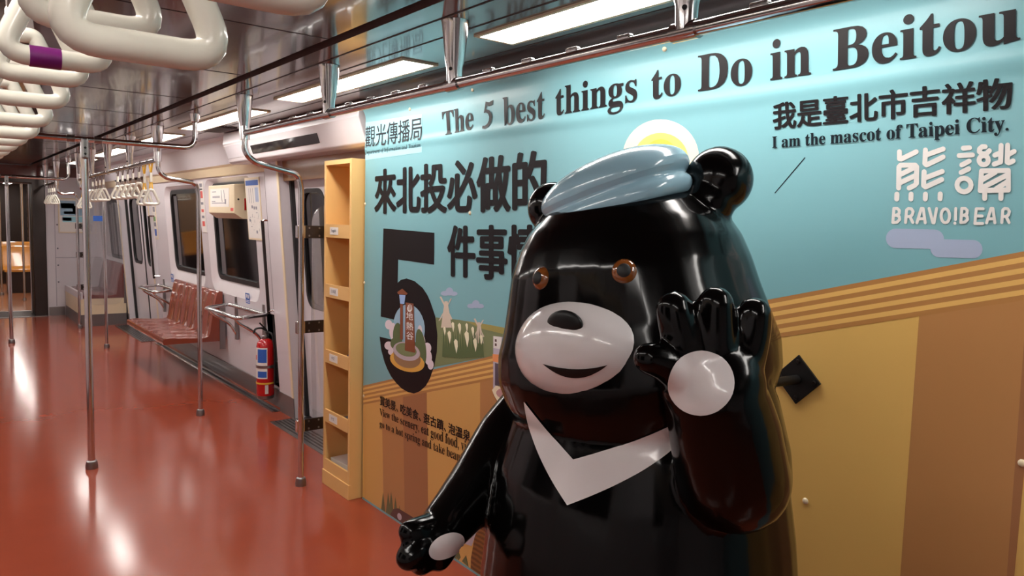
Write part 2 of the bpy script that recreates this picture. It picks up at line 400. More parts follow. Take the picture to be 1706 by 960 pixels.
def mpt(px, py, layer):
    p = onx(px, py, MX); z = min(max(p.z, .012), 2.145); y = min(max(p.y, Y0+.01), YL-.002)
    return Vector((mx(z) - LT*layer, y, z))
def art(name, polys, m, layer, each=False):
    """flat printed shapes; each polygon is given by its outline on the panel"""
    mb = MB(); o = None
    for j, poly in enumerate(polys):
        mb.add([mpt(x, y, layer + .05*j) for x, y in poly], [tuple(t) for t in tessellate_polygon([[Vector((x, y, 0)) for x, y in poly]])])
        if each: o = mb.build(name, m, pan, fixn=False); mb = MB()
    return o or mb.build(name, m, pan, fixn=False)
def ell(cx, cy, rx, ry, n=28, rot=0, a0=0, a1=360):
    P = []
    for i in range(n + (0 if a1-a0 == 360 else 1)):
        a = math.radians(a0 + (a1-a0)*i/n); x = rx*math.cos(a); y = ry*math.sin(a); c, s_ = math.cos(math.radians(rot)), math.sin(math.radians(rot))
        P.append((cx + x*c - y*s_, cy + x*s_ + y*c))
    return P
# lower colour field and its blocks
art('ochre_field', [[(560, 655), (830, 610), (1283, 540), (1706, 460), (2300, 380), (2300, 1600), (560, 1200)]], 'ochre2', 1)
art('ochre_block', [[(604, 650), (638, 645), (642, 900), (607, 870)]], 'ochre', 2)
art('brown_block', [[(636, 650), (672, 640), (675, 920), (639, 880)], [(800, 620), (850, 612), (850, 900), (800, 900)], [(1531.5, 525), (1712, 490), (1678, 960), (1672, 1300), (1474, 1300), (1500, 960)]], 'brown', 2.3, True)
art('dark_brown_block', [[(671, 640), (711, 634), (713, 960), (674, 920)], [(1712, 490), (1735, 490), (1690, 960), (1680, 1300), (1668, 1300), (1677.5, 960)]], 'brown2', 2.6, True)
art('ochre_block', [[(711, 634), (800, 618), (802, 1000), (713, 960)]], 'ochre', 2)
# striped band
def lerp(a, b, t): return (a[0]+(b[0]-a[0])*t, a[1]+(b[1]-a[1])*t)
L0, L1, R0, R1 = (590, 636.5), (590, 667.5), (1800, 401), (1800, 486)
mid0, mid1 = (822, 592.7), (823.5, 632.6); r0, r1 = (1283, 499), (1283, 565)
for i in range(9):
    t0, t1 = i/9, (i+1)/9
    q = [lerp(L0, L1, t0), lerp(mid0, mid1, t0), lerp(r0, r1, t0), lerp(R0, R1, t0), lerp(R0, R1, t1), lerp(r0, r1, t1), lerp(mid0, mid1, t1), lerp(L0, L1, t1)]
    art('band_stripe', [q], 'stripe_dark' if i % 2 == 0 else 'stripe_light', 3)
# hill, windmills, clouds and lilies (left part of the panel)
art('green_hill', [[(726, 529), (765, 533), (800, 540), (840, 548), (880, 556), (880, 582), (823, 592.7), (722, 612)]], 'hill', 2)
art('hill_edge', [[(776, 535), (800, 538.5), (840, 546), (880, 553), (880, 565), (840, 557), (800, 547)]], 'hill2', 3)
def cloud(cx, cy, s): return [ell(cx-s*.8, cy, s*.8, s*.45), ell(cx, cy-s*.35, s*.7, s*.75), ell(cx+s*.8, cy+s*.05, s*.7, s*.4)]
art('white_cloud', cloud(749, 489, 9), 'cloudy', 3); art('white_cloud', cloud(793, 510, 9) + [ell(801.5, 509, 4, 2.5)], 'cloudy', 3)
for cx, cy, s in ((743, 512, 1.0), (798, 545, .8)):
    mill = [[(cx-2*s, cy-10*s), (cx+3*s, cy-10*s), (cx+10*s, cy+34*s), (cx-8*s, cy+34*s)]]
    for a, b in (((-9, -17), (10, 20)), ((9, -14), (-11, 22))):
        mill += [[(cx+a[0]*s-1.3, cy+a[1]*s), (cx+a[0]*s+1.3, cy+a[1]*s-1), (cx+b[0]*s+1.3, cy+b[1]*s), (cx+b[0]*s-1.3, cy+b[1]*s+1)]]
    art('windmill_print', mill, 'mill', 4)
lf = [[(x-3, 598-abs(x-770)*.12), (x-1, 545+(i*7 % 13)), (x+3, 596)] for i, x in enumerate(range(740, 808, 4))]
art('leaf_print', lf, 'leaf', 5)
ly = []
for cx, cy, s in ((749, 562, 1.0), (760, 577, 1.1), (778, 565, 1.25), (792, 575, 1.05), (766, 548, .9), (788, 553, .8), (802, 566, .8), (741, 552, .7), (755, 545, .8), (778, 546, .7)):
    ly.append([(cx-3.2*s, cy-7*s), (cx-.5*s, cy-11*s), (cx+2.6*s, cy-8*s), (cx+3*s, cy), (cx+.8*s, cy+11*s), (cx-.8*s, cy+4*s)])
art('lily_print', ly, 'lily', 6)
# the big numeral
five = [(639, 380.7), (724, 388), (723.5, 441), (663.6, 432.4), (662.8, 471.5), (668, 466.5), (677.6, 464), (691, 468.5), (704.4, 479.7), (712, 491), (717, 502), (725.5, 527.5), (729, 558.4), (728, 586.5), (724, 609),
        (717, 630), (710, 642.7), (700, 652), (690, 655.8), (680, 653.5), (669.7, 647.7), (660, 638), (652, 627.6), (645.5, 615), (641, 604), (635.5, 583.7), (632.6, 561), (660, 567.5), (662, 534), (634.6, 527.5)]
art('big_numeral', [five], 'ink', 4)
# island picture inside the numeral
art('island_sky', [ell(682, 546, 26, 39, rot=-6)], 'skyblue', 5)
art('island_steam', [ell(648, 541, 6, 8), ell(655, 552, 6, 14), ell(648, 576, 7, 7), ell(653, 586, 6, 6)], 'steam', 6)
art('island_steam', [ell(704, 572, 5, 14), ell(712, 580, 7, 9), ell(714, 596, 6, 12), ell(718, 608, 5, 8), ell(700, 552, 4, 10)], 'steam', 6)
art('island_hill', [ell(663, 560, 8, 22), ell(657, 572, 6, 9), ell(702, 578, 8, 30, rot=-8), ell(694, 590, 14, 20)], 'leaf', 7)
art('island_base', [ell(679, 602, 29.5, 17, rot=16)], 'gold2', 8)
art('island_stone', [ell(679, 597, 23, 16, rot=16), ell(678.5, 589, 23, 18, rot=16)], 'stone', 9)
art('island_rim', [ell(678, 585.5, 23, 15, rot=18)], 'stone2', 10)
art('island_grass', [ell(677.5, 583, 18, 10.5, rot=18)], 'hill', 11)
art('lamp_post_print', [[(667.5, 506), (672, 507), (672, 566), (667.5, 565)], [(662.5, 487), (671, 481), (680, 489), (678, 491.5), (664, 490)]], 'trunk', 12)
art('lamp_print', [[(666, 491), (676.5, 492), (674.5, 507), (667.5, 506)]], 'lampblue', 13)
art('sign_print', [[(676.5, 504), (690, 506), (692.5, 588), (675.5, 584)]], 'trunk', 13)
# street corner prints beside the cheek of the statue
art('shop_wall', [[(822, 560), (850, 563), (900, 575), (900, 690), (822, 656)]], 'mauve', 4)
art('shop_doorway', [[(825, 605), (835, 607), (835, 645), (825, 642)]], 'dkmauve', 5)
art('shop_awning', [[(821, 590), (850, 592), (858, 612), (821, 602)]], 'orangeprint', 5)
art('shop_sign_print', [[(822.5, 560), (836, 562), (836, 582), (822.5, 580)]], 'logo', 6)
art('sign_mark', [[(825, 565), (828, 565.5), (828, 570), (825, 569.5)], [(825, 572), (828, 572.5), (828, 577), (825, 576.5)]], 'plum', 7)
art('bowl_print', [[(820, 650), (826, 643), (850, 638), (880, 645), (880, 700), (840, 690), (829, 672)]], 'cream_sun', 5)
art('bowl_food', [ell(842, 656, 15, 9, rot=8)], 'pink', 6)
art('bowl_side', [[(821, 655), (829, 668), (846, 678), (870, 690), (870, 720), (846, 705), (834, 686)]], 'brown2', 6)
# trees, tray and bushes by the floor, wooden tub
art('tree_print', [[(x-3.6*s, y0_), (x-1.6*s, y0_-20*s), (x, y0_-34*s), (x+1.8*s, y0_-20*s), (x+4*s, y0_+3)] for x, y0_, s in ((638.5, 851, .9), (647, 856, 1.05), (652, 858, 1.15), (659, 860, .95), (666, 862, .6))], 'tree', 5)
art('tray_print', [[(650, 858), (656, 848), (664, 847), (690, 863), (690, 888), (672, 876)]], 'plum', 6)
art('tray_mark', [ell(666, 861, 3.5, 6, rot=-15)], 'stone2', 7)
art('bush_print', [[(756, 921), (763, 914), (768, 929), (764, 938)], [(750, 928), (757, 919), (762, 935)], [(770, 935), (777, 925), (781, 945)]], 'tree', 5)
art('tub_print', [[(783, 1010), (785, 930), (791, 895), (799, 876), (808, 868), (830, 860), (850, 1050)]], 'wood', 6)
art('tub_lining', [[(770, 905), (790, 884), (800, 872), (794, 888), (786, 910)]], 'stone2', 5)
# sun behind the cap, clouds by the logo, speech line
art('sun_halo', [ell(1101, 262, 63.5, 63, 40)], 'cream_sun', 2)
art('sun_ring', [ell(1101, 266, 46, 44.5, 36)], 'sun', 3)
art('sun_disc', [ell(1101, 276, 34, 44, 36)], 'sun2', 4)
def pill(x0, y0, x1, y1, sl=0):
    r = (y1-y0)/2; P = []
    for i in range(13): a = math.radians(90+15*i); P.append((x0+r+r*math.cos(a), y0+r-r*math.sin(a)))
    for i in range(13): a = math.radians(-90+15*i); P.append((x1-r+r*math.cos(a), y0+sl+r-r*math.sin(a)))
    return P
art('cloud_pill', [pill(1476, 381, 1573, 413.5, 1.5), pill(1550, 398.5, 1637, 429, 1.5)], 'cloudy', 2)
art('speech_line', [[(1340.8, 262), (1342.2, 263), (1291.5, 322.5), (1290.3, 321.5)]], 'inkb', 2)

# ---- lettering
def bold(s):
    o = ''
    for ch in s:
        if 'A' <= ch <= 'Z': o += chr(0x1D400+ord(ch)-65)
        elif 'a' <= ch <= 'z': o += chr(0x1D41A+ord(ch)-97)
        else: o += ch
    return o
def ital(s):
    o = ''
    for ch in s:
        if 'A' <= ch <= 'Z': o += chr(0x1D434+ord(ch)-65)
        elif ch == 'h': o += '\u210e'
        elif 'a' <= ch <= 'z': o += chr(0x1D44E+ord(ch)-97)
        else: o += ch
    return o
def text2d(s, dil=0.):
    c = bpy.data.curves.new('t', 'FONT'); c.body = s; c.size = 1; c.resolution_u = 4
    o = bpy.data.objects.new('t', c); COL.objects.link(o); bpy.context.view_layer.update()
    me = bpy.data.meshes.new_from_object(o.evaluated_get(bpy.context.evaluated_depsgraph_get()))
    V = [(v.co.x, v.co.y, 0) for v in me.vertices]; F = [tuple(p.vertices) for p in me.polygons]
    bpy.data.objects.remove(o); bpy.data.curves.remove(c); bpy.data.meshes.remove(me)
    if dil:
        offs = [(0, 0)] + [(dil*math.cos(a*math.pi/4), .5*dil*math.sin(a*math.pi/4)) for a in range(8)]
        VV = []; FF = []
        for k, (dx, dy) in enumerate(offs):
            n_ = len(VV); VV += [(x+dx, y+dy, k) for x, y, _ in V]; FF += [tuple(i+n_ for i in f) for f in F]
        V, F = VV, FF
    return V, F
def lettering(s, quad, m='ink', name='lettering', base0=True, dil=0., layer=9, parent=None, fn=None):
    """quad: bottom-left, bottom-right, top-right, top-left on the panel"""
    V, F = text2d(s, dil); xs = [v[0] for v in V]; ys = [v[1] for v in V]
    x0, x1, y1 = min(xs), max(xs), max(ys); y0 = 0 if base0 else min(ys)
    BLp, BRp, TRp, TLp = [(fn or (lambda a, b: mpt(a, b, layer)))(*q) for q in quad]
    P = []
    for x, y, _ in V:
        u = (x-x0)/(x1-x0); v = (y-y0)/(y1-y0); P.append((BLp*(1-u)+BRp*u)*(1-v) + (TLp*(1-u)+TRp*u)*v)
    if fn is None:
        P = [Vector((mx(p.z)-LT*(layer+.08*v[2]), p.y, p.z)) for p, v in zip(P, V)]
    else:
        P = [p - Vector((2e-5*v[2], 0, 0)) for p, v in zip(P, V)]
    return MB().add(P, F).build(name, m, parent or pan, fixn=False)
for s, q in (('The', [(740, 226), (789, 214.5), (789.5, 175), (736.5, 187)]), ('best', [(840, 209), (908.5, 196.5), (908.5, 149), (838, 163)]),
             ('things', [(926, 192.5), (1062, 168), (1062, 115), (926, 146)]), ('to', [(1086, 166), (1135, 156), (1135, 108), (1086, 119)]),
             ('Do', [(1163, 152.5), (1254, 139), (1254, 75.5), (1163.5, 93.5)]), ('in', [(1284, 134), (1352, 123.5), (1352, 53), (1284, 67.5)]),
             ('Beitou', [(1388, 118), (1700.7, 68), (1700.7, -13), (1389, 49)])):
    lettering(bold(s), q, dil=.006)
def crop3(P): return [(800+x/3.967, y/3.967) for x, y in P]
art('lettering', [crop3([(38, 672), (62, 676), (90, 660), (84, 694), (62, 702), (46, 697), (42, 722), (62, 728), (76, 745), (82, 775), (76, 808), (58, 838), (36, 853), (18, 850), (18, 832), (34, 832), (50, 818), (60, 795), (62, 772), (54, 752), (40, 744), (27, 748)])], 'ink', 9)
lettering('我是臺北市吉祥物', [(1288, 217), (1688, 182), (1688, 127), (1288, 171.5)], base0=False, dil=.032)
lettering(bold('I am the mascot of Taipei City.'), [(1287, 246.8), (1681, 217.3), (1681, 191), (1287, 227.5)], 'inkb', dil=.01)
lettering('來北投必做的', [(624, 357), (912, 353), (912, 248), (624, 283)], base0=False, dil=.04)
lettering('件事情', [(745.5, 461), (906, 474), (906, 374), (745.5, 375)], base0=False, dil=.04)
art('notice_patch', [[(600, 206), (703, 190), (703, 254), (600, 268)]], 'panelcyan', 5)
lettering('觀光傳播局', [(601, 248), (703.5, 233), (703.5, 194), (601, 213)], 'inkb', base0=False, dil=.008)
lettering(ital('Department of Information and Tourism'), [(603, 258.5), (702, 244.5), (702, 238), (603, 251.5)], 'inkb', dil=.008)
_w = ['賞美景、', '吃美食、', '逛古蹟、', '泡溫泉、', '拍照']
for t_, xa, xb in zip(_w, (633.5, 667.5, 706, 747.5, 793.5), (664, 702, 744, 789, 818)):
    yb_ = lambda x: 675+.4116*(x-633.5); yt_ = lambda x: 658.5+.397*(x-633.5)
    lettering(t_, [(xa, yb_(xa)), (xb, yb_(xb)), (xb, yt_(xb)), (xa, yt_(xa))], base0=False, dil=.03)
lettering(bold('View the scenery, eat good food, visit'), [(633, 691.5), (790, 758.5), (790, 739), (633, 680)])
lettering(bold('go to a hot spring and take beautif'), [(633, 711), (779, 774.5), (779, 757.5), (633, 700)])
lettering('地', [(678, 532), (689, 534), (689, 521), (678, 519)], 'logo', base0=False, dil=.01, layer=15)
lettering('熱', [(678, 549), (689.5, 551), (689.5, 538), (678, 536)], 'logo', base0=False, dil=.01, layer=15)
lettering('谷', [(678, 565), (690, 567), (690, 554), (678, 552)], 'logo', base0=False, dil=.01, layer=15)
art('spring_mark', [ell(683.5, 514, 4.2, 6, a0=-30, a1=210) + ell(683.5, 513, 2.6, 4.2, a0=-30, a1=210)[::-1], [(680.8, 508), (682, 508), (682, 516), (680.8, 516)], [(683.3, 507), (684.6, 507), (684.6, 517), (683.3, 517)], [(686, 508.5), (687.2, 508.5), (687.2, 516), (686, 516)]], 'logo', 15)
# rounded-stroke logo: traced centre lines, crop frame 1470,230 at six times
def strokes(name, lines, wd, m, layer):
    polys = []
    for ln in lines:
        for a, b in zip(ln, ln[1:]):
            ang = math.atan2(b[1]-a[1], b[0]-a[0]); P = []
            for i in range(9): t = ang + math.pi/2 + math.pi*i/8; P.append((a[0]+wd/2*math.cos(t), a[1]+wd/2*math.sin(t)))
            for i in range(9): t = ang - math.pi/2 + math.pi*i/8; P.append((b[0]+wd/2*math.cos(t), b[1]+wd/2*math.sin(t)))
            polys.append([(1470+x/6, 230+y/6) for x, y in P])
    return art(name, polys, m, layer)
def circ(cx, cy, rx, ry, a0=0, a1=360, n=16): return [(cx+rx*math.cos(math.radians(a0+(a1-a0)*i/n)), cy+ry*math.sin(math.radians(a0+(a1-a0)*i/n))) for i in range(n+1)]
xiong = [[(173, 138), (173, 208), (190, 212), (340, 138)], [(165, 500), (168, 290), (185, 272), (330, 272), (346, 290), (342, 455), (325, 475), (270, 500)], [(170, 372), (335, 290)], [(165, 455), (335, 375)],
         [(433, 120), (427, 255), (445, 270), (610, 190)], [(440, 170), (610, 110)], [(420, 338), (415, 475), (435, 490), (595, 415)], [(430, 400), (600, 335)],
         [(148, 562), (146, 610)], [(290, 562), (288, 610)], [(433, 562), (431, 610)], [(581, 560), (579, 608)]]
zan = [[(812, 102), (873, 98)], [(770, 176), (903, 170)], [(797, 270), (870, 232)], [(790, 345), (865, 308)], circ(819, 470, 70, 68), [(1030, 88), (1000, 88), (975, 110), (972, 135), (1000, 160), (1040, 160), (1072, 128)], circ(1016, 222, 46, 46),
       [(1190, 75), (1185, 240), (1122, 262)], [(1128, 172), (1180, 150)], [(1256, 72), (1250, 240), (1268, 250), (1310, 230)], [(1265, 165), (1320, 135)],
       [(995, 330), (1262, 325), (1262, 520), (982, 526), (995, 330)], [(1000, 420), (1130, 345)], [(1000, 500), (1240, 375)], [(1140, 510), (1250, 440)], [(1028, 540), (1026, 605)], [(1190, 540), (1188, 605)]]
strokes('logo_lettering', xiong + zan, 50, 'logo', 4)
B_ = lambda x: [[(x+25, 705), (x+15, 845), (x+55, 842), (x+82, 815), (x+78, 785), (x+50, 772), (x+20, 775)], [(x+25, 705), (x+60, 705), (x+80, 725), (x+78, 755), (x+50, 772)]]
R_ = lambda x: [[(x+12, 845), (x+22, 720), (x+40, 705), (x+70, 708), (x+88, 735), (x+78, 770), (x+55, 785), (x+25, 785)], [(x+55, 785), (x+85, 845)]]
A_ = lambda x: [[(x+15, 848), (x+58, 705), (x+78, 705), (x+98, 848)], [(x+35, 808), (x+85, 808)]]
bb = B_(92) + R_(222) + A_(333) + [[(470, 705), (508, 848), (518, 848), (545, 705)]] + [circ(632, 778, 42, 70)] + [[(737, 705), (733, 815)], [(728, 852), (728, 853)]] + B_(772) + [[(1010, 708), (942, 708), (928, 855), (1005, 855)], [(940, 780), (1000, 780)]] + A_(1030) + R_(1185)
strokes('logo_lettering', bb, 30, 'logo', 4)
# rivet heads on the panel
for px, py in ((1342, 835), (1703, 772), (606, 340), (600, 470), (606, 660), (783, 355), (790, 150), (1110, 82), (683, 182)):
    MB().ball(mpt(px, py, 0), (.005, .009, .009), seg=10, rings=6).build('rivet_head', 'cream', pan, smooth=True)

# ================================================================== brochure rack
XR = 1.79
rk = thing('brochure_rack', (1.86, 3.855, 0), 'tall narrow tan brochure rack with open compartments left of the printed panel', 'rack')
ya, yb, zt = 3.675, 4.02, 1.872
MB().box((XR, ya, .0), (2.07, ya+.022, zt)).build('side_panel', 'rack', rk, bevel=.002)
MB().box((XR, yb-.022, .0), (2.07, yb, zt)).build('side_panel', 'rack', rk, bevel=.002)
MB().box((XR, ya+.022, zt-.025), (2.07, yb-.022, zt)).build('top_panel', 'rack', rk)
MB().box((2.055, ya+.022, .0), (2.07, yb-.022, zt-.025)).build('back_panel', 'rack', rk)
MB().box((XR-.006, ya-.002, 0), (XR+.012, yb, .085)).build('plinth', 'rack', rk, bevel=.002)
SH = [1.455, 1.115, .735, .385, .09]
for z in SH: MB().box((XR+.012, ya+.022, z), (2.055, yb-.022, z+.014)).build('shelf', 'rack', rk)
tagtxt = ['English', '日本語', '中文', '中文', None]
for z, tx in zip(SH, tagtxt):
    lp = MB().box((XR, ya+.022, z-.012), (XR+.012, yb-.022, z+.062)).build('front_lip', 'rack', rk)
    if tx:
        y0c = 3.885; lb = MB().box((XR-.0015, y0c-.052, z+.004), (XR, y0c+.052, z+.046)).build('shelf_label', 'paper', lp)
        hw = .03 if len(tx) > 2 else .02
        mbx = lettering(tx, [(0, 0)]*4, 'greyprint', 'label_lettering', base0=False, dil=.015, parent=lp,
                  fn=(lambda seq: (lambda a, b: Vector(next(seq))))(iter([(XR-.0025, y0c+hw, z+.016), (XR-.0025, y0c-hw, z+.016), (XR-.0025, y0c-hw, z+.036), (XR-.0025, y0c+hw, z+.036)])))
def slab(name, label, c, size, rot, m, cat, edge='paper', group=None):
    root = thing(name, c, label, cat, group); R = Matrix.Rotation(rot[2], 3, 'Z') @ Matrix.Rotation(rot[1], 3, 'Y') @ Matrix.Rotation(rot[0], 3, 'X')
    f = lambda p: R @ p + Vector(c)
    pb = MB().box((-size[0]/2, -size[1]/2, 0), (size[0]/2, size[1]/2, size[2]*.9), f).build('page_block', edge, root)
    MB().box((-size[0]/2-.001, -size[1]/2-.001, size[2]*.9), (size[0]/2+.001, size[1]/2+.001, size[2]), f).build('cover', m, pb)
    return root
slab('leaflet', 'navy leaflet leaning in the third compartment of the brochure rack', (1.875, 3.785, .772), (.14, .1, .016), (0, -.55, .25), 'navy', 'leaflet')
slab('leaflet', 'second navy leaflet behind the other in the third rack compartment', (1.96, 3.765, .772), (.14, .1, .016), (0, -.6, .2), 'navy', 'leaflet')
slab('booklet', 'grey booklet lying in the fourth compartment of the brochure rack', (1.90, 3.80, .402), (.2, .14, .02), (0, 0, .15), 'greyprint', 'booklet')
slab('magazine', 'white magazine lying in the lowest compartment of the brochure rack', (1.93, 3.88, .106), (.20, .22, .05), (0, .0, .08), 'paper', 'magazine')
slab('magazine', 'small dark booklet beside the white magazine in the lowest rack compartment', (1.865, 3.73, .106), (.08, .05, .055), (0, .0, .05), 'dark', 'magazine')

# ================================================================== poles, rails and windscreens
def pole_bent(name, x, y, label, zj=1.99, xr=1.35, zc=CZ-.004):
    root = thing(name, (x, y, 0), label, 'grab pole', 'bent steel poles by the doors')
    P = fillet([(xr, y, zj), (xr, y, zj-.10), (xr+.05, y, zj-.15), (x-.02, y, 1.79), (x, y, 1.72), (x, y, .03)], .07)
    MB().tube(P, .0165, 14).build('pole_tube', 'chrome', root, smooth=True)
    MB().lathe([(.031, 0), (.031, .022), (.026, .045), (.019, .05)], (x, y, 0), 18).build('floor_flange', 'steel', root, smooth=True)
    MB().lathe([(.045, 0), (.043, .02), (.031, .13), (.026, .15), (.024, zc-zj+.03)], (xr, y, zc), 18, (0, 0, -1)).build('ceiling_sleeve', 'chrome', root, smooth=True)
    MB().lathe([(.026, 0), (.026, .07)], (xr, y, zj-.035), 16).build('tee_joint', 'chrome', root, smooth=True)
    return root
for y, x, z, lb in ((4.045, 1.665, 1.99, 'bent steel grab pole in front of the windscreen beside the brochure rack'), (5.93, 1.63, 1.965, 'bent steel grab pole standing beside the brown bench and the perch rail'),
                 (9.49, 1.588, 1.93, 'bent steel grab pole on the near side of the far door'), (11.29, 1.574, 1.92, 'bent steel grab pole at the far door beside the end bench, joined to a windscreen')):
    pole_bent('grab_pole', x, y, lb, z)
def pole_centre(y, zc, label):
    x = .745
    root = thing('centre_pole', (x, y, 0), label, 'grab pole', 'straight poles on the centre line')
    MB().tube([(x, y, .03), (x, y, zc-.03)], .0195, 16).build('pole_tube', 'chrome', root, smooth=True)
    MB().lathe([(.034, 0), (.034, .022), (.029, .045), (.021, .05)], (x, y, 0), 18).build('floor_flange', 'steel', root, smooth=True)
    cp = MB().box((x-.019, y-.027, zc-.115), (x+.019, y+.027, zc+.01)).build('clamp', 'steel', root, bevel=.012, seg=3)
    b = MB()
    for z in (zc-.05, zc-.085): b.lathe([(.007, 0), (.007, .004)], (x, y-.026, z), 10, (0, -1, 0))
    b.build('clamp_bolt', 'dark', cp)
    bar = fillet([(1.363, y, CZ-.004), (1.363, y, zc), (2*XC-1.363, y, zc), (2*XC-1.363, y, CZ-.004)], .075, 8)
    MB().tube(bar, .0165, 14).build('cross_bar', 'chrome', root, smooth=True)
    for xx in (1.363, 2*XC-1.363): MB().lathe([(.032, 0), (.03, .015), (.024, .05), (.0175, .055)], (xx, y, CZ-.004), 16, (0, 0, -1)).build('ceiling_flange', 'chrome', root, smooth=True)
    for dx in (-.07, .07): MB().tube([(x+dx-.02, y, zc), (x+dx+.02, y, zc)], .0195, 14).build('bar_collar', 'steel', root, smooth=True)
pole_centre(5.02, 1.972, 'nearer straight steel pole standing free on the centre line under a cross bar')
pole_centre(10.35, 1.93, 'farther straight steel pole on the centre line near the gangway')
def rail(name, pts, stan, label, clips, x):
    root = thing(name, (x, pts[0][1], 1.98), label, 'hand rail', 'overhead hand rails')
    za = lambda y: pts[0][2] + (pts[1][2]-pts[0][2])*(y-pts[0][1])/(pts[1][1]-pts[0][1])
    MB().tube([(x, pts[0][1], pts[0][2]), (x, pts[1][1], pts[1][2])], .0165, 14).build('rail_tube', 'chrome', root, smooth=True)
    for y in stan:
        z = za(y)
        s_ = MB().lathe([(.046, 0), (.043, .012), (.031, .125), (.026, .145), (.024, CZ-.004-z)], (x, y, CZ-.004), 20, (0, 0, -1)).build('stanchion', 'chrome', root, smooth=True)
        MB().tube([(x, y-.035, z), (x, y+.035, z)], .0215, 16).build('tee_joint', 'chrome', root, smooth=True)
        MB().lathe([(.006, 0), (.006, .003)], (x-.022, y-.012, z+.045), 8, (-1, -.6, 0)).build('set_screw', 'dark', s_)
    for y in clips:
        z = za(y); MB().box((x-.009, y-.022, z+.013), (x+.009, y+.022, z+.025)).build('strap_clip', 'chrome', root, bevel=.004)
cl = []
for a, b in ((-.75, .17), (.17, 1.11), (1.11, 2.04), (2.04, 2.99), (2.99, 3.97)): cl += [a+(b-a)*t for t in (.2, .4, .6, .8)]
rail('overhead_rail', ((1.35, -2.3, 1.985), (1.35, 4.045, 1.99)), (-1.7, -.75, .17, 1.11, 2.04, 2.99), 'long steel hand rail hung from tapered stanchions in front of the printed panel', cl, 1.35)
rb = ((1.35, 5.93, 1.94), (1.35, 9.49, 1.903))
rail('overhead_rail', rb, (6.88, 7.83, 8.7), 'steel hand rail with rows of straps above the brown bench', [6.05+.21*k for k in range(16)], 1.35)
rail('overhead_rail', ((1.35, 11.29, 1.92), (1.35, 12.7, 1.91)), (12.4,), 'short steel hand rail above the far end bench', [11.5, 11.7, 11.9, 12.1], 1.35)
rail('overhead_rail', ((.13, -2.3, 1.985), (.13, 4.0, 1.985)), (-1.7, -.75, .17, 1.02, 2.0, 2.95), 'left overhead hand rail carrying the near row of ivory straps', [], 2*XC-1.35)
# ---- hand straps
def strap_ring():
    P = fillet([(0, 0, 0), (.014, 0, 0), (.061, 0, -.105), (-.061, 0, -.105), (-.014, 0, 0), (0, 0, 0)], .033, 7)
    return P[:-1]
def make_strap(name, loc, zring, belt, label, group, sc=1.0, rz=0., sticker=False, rt=.0125):
    """loc = point on the rail; zring = drop from the rail to the ring's slot"""
    root = thing(name, loc, label, 'hand strap', group)
    c, s_ = math.cos(rz), math.sin(rz); L = Vector(loc)
    f = lambda p: L + Vector((p[0]*sc*c - p[1]*s_, p[0]*sc*s_ + p[1]*c, p[2]*sc))
    ring = MB().tube([L + Vector((p.x*sc*c, p.x*sc*s_, -zring + p.z*sc)) for p in strap_ring()], rt*sc, 12, closed=True).build('hand_ring', 'strap', root, smooth=True)
    b = MB(); w_ = .006
    for sg in (-1, 1):
        P = [(0, sg*.055, .0), (0, sg*.004, -zring*.42), (0, sg*.004, -zring*.7)]
        for (x0, y0, z0), (x1, y1, z1) in zip(P, P[1:]):
            b.add([L + Vector(p) for p in ((-w_, y0-.001, z0), (w_, y0-.001, z0), (w_, y1-.001, z1), (-w_, y1-.001, z1), (-w_, y0+.001, z0), (w_, y0+.001, z0), (w_, y1+.001, z1), (-w_, y1+.001, z1))],
                  [(0,1,2,3),(7,6,5,4),(0,4,5,1),(1,5,6,2),(2,6,7,3),(3,7,4,0)])
        x0, x1, z0, z1 = sg*.005, sg*.011, -zring*.69, -zring-.008
        b.add([L + Vector(p) for p in ((x0-.005, -.003, z0), (x0+.005, -.003, z0), (x1+.005, -.003, z1), (x1-.005, -.003, z1), (x0-.005, .003, z0), (x0+.005, .003, z0), (x1+.005, .003, z1), (x1-.005, .003, z1))],
              [(0,1,2,3),(7,6,5,4),(0,4,5,1),(1,5,6,2),(2,6,7,3),(3,7,4,0)])
    b.build('belt', belt, root)
    MB().box(L + Vector((-.009, -.010, -zring*.72)), L + Vector((.009, .010, -zring*.36))).build('belt_sleeve', 'strap', root, bevel=.004)
    if sticker:
        MB().tube([L + Vector((x*sc*c, x*sc*s_, -zring-.105*sc)) for x in (-.03, -.015, .004)], rt*sc+.0008, 12).build('sticker', 'purple', ring, smooth=True)
    return root
# near row, left rail
YS = [.44, .645, .86, 1.12, 1.30, 1.49, 1.71, 1.92, 2.14, 2.37, 2.6, 2.82, 3.05]
for i, y in enumerate(YS):
    zb = (1.681, 1.678, 1.738, 1.742)[i] if i < 4 else 1.758 - min(.045, .0125*(i-3))
    make_strap('hand_strap', (.138, y, 1.985), 1.985-zb-.105, 'belt',
               ['ivory hand strap cut off by the top edge of the view, nearest of all', 'large ivory hand strap in front at the top left of the view', 'ivory hand strap seen through the large front one on the left rail', 'ivory hand strap with a purple sticker round its bar'][i] if i < 4 else '%s ivory hand strap from the front on the left overhead rail' % ordinal(i),
               'ivory hand straps on the left rail', sc=1., rz=0, sticker=(i == 3), rt=.0125)
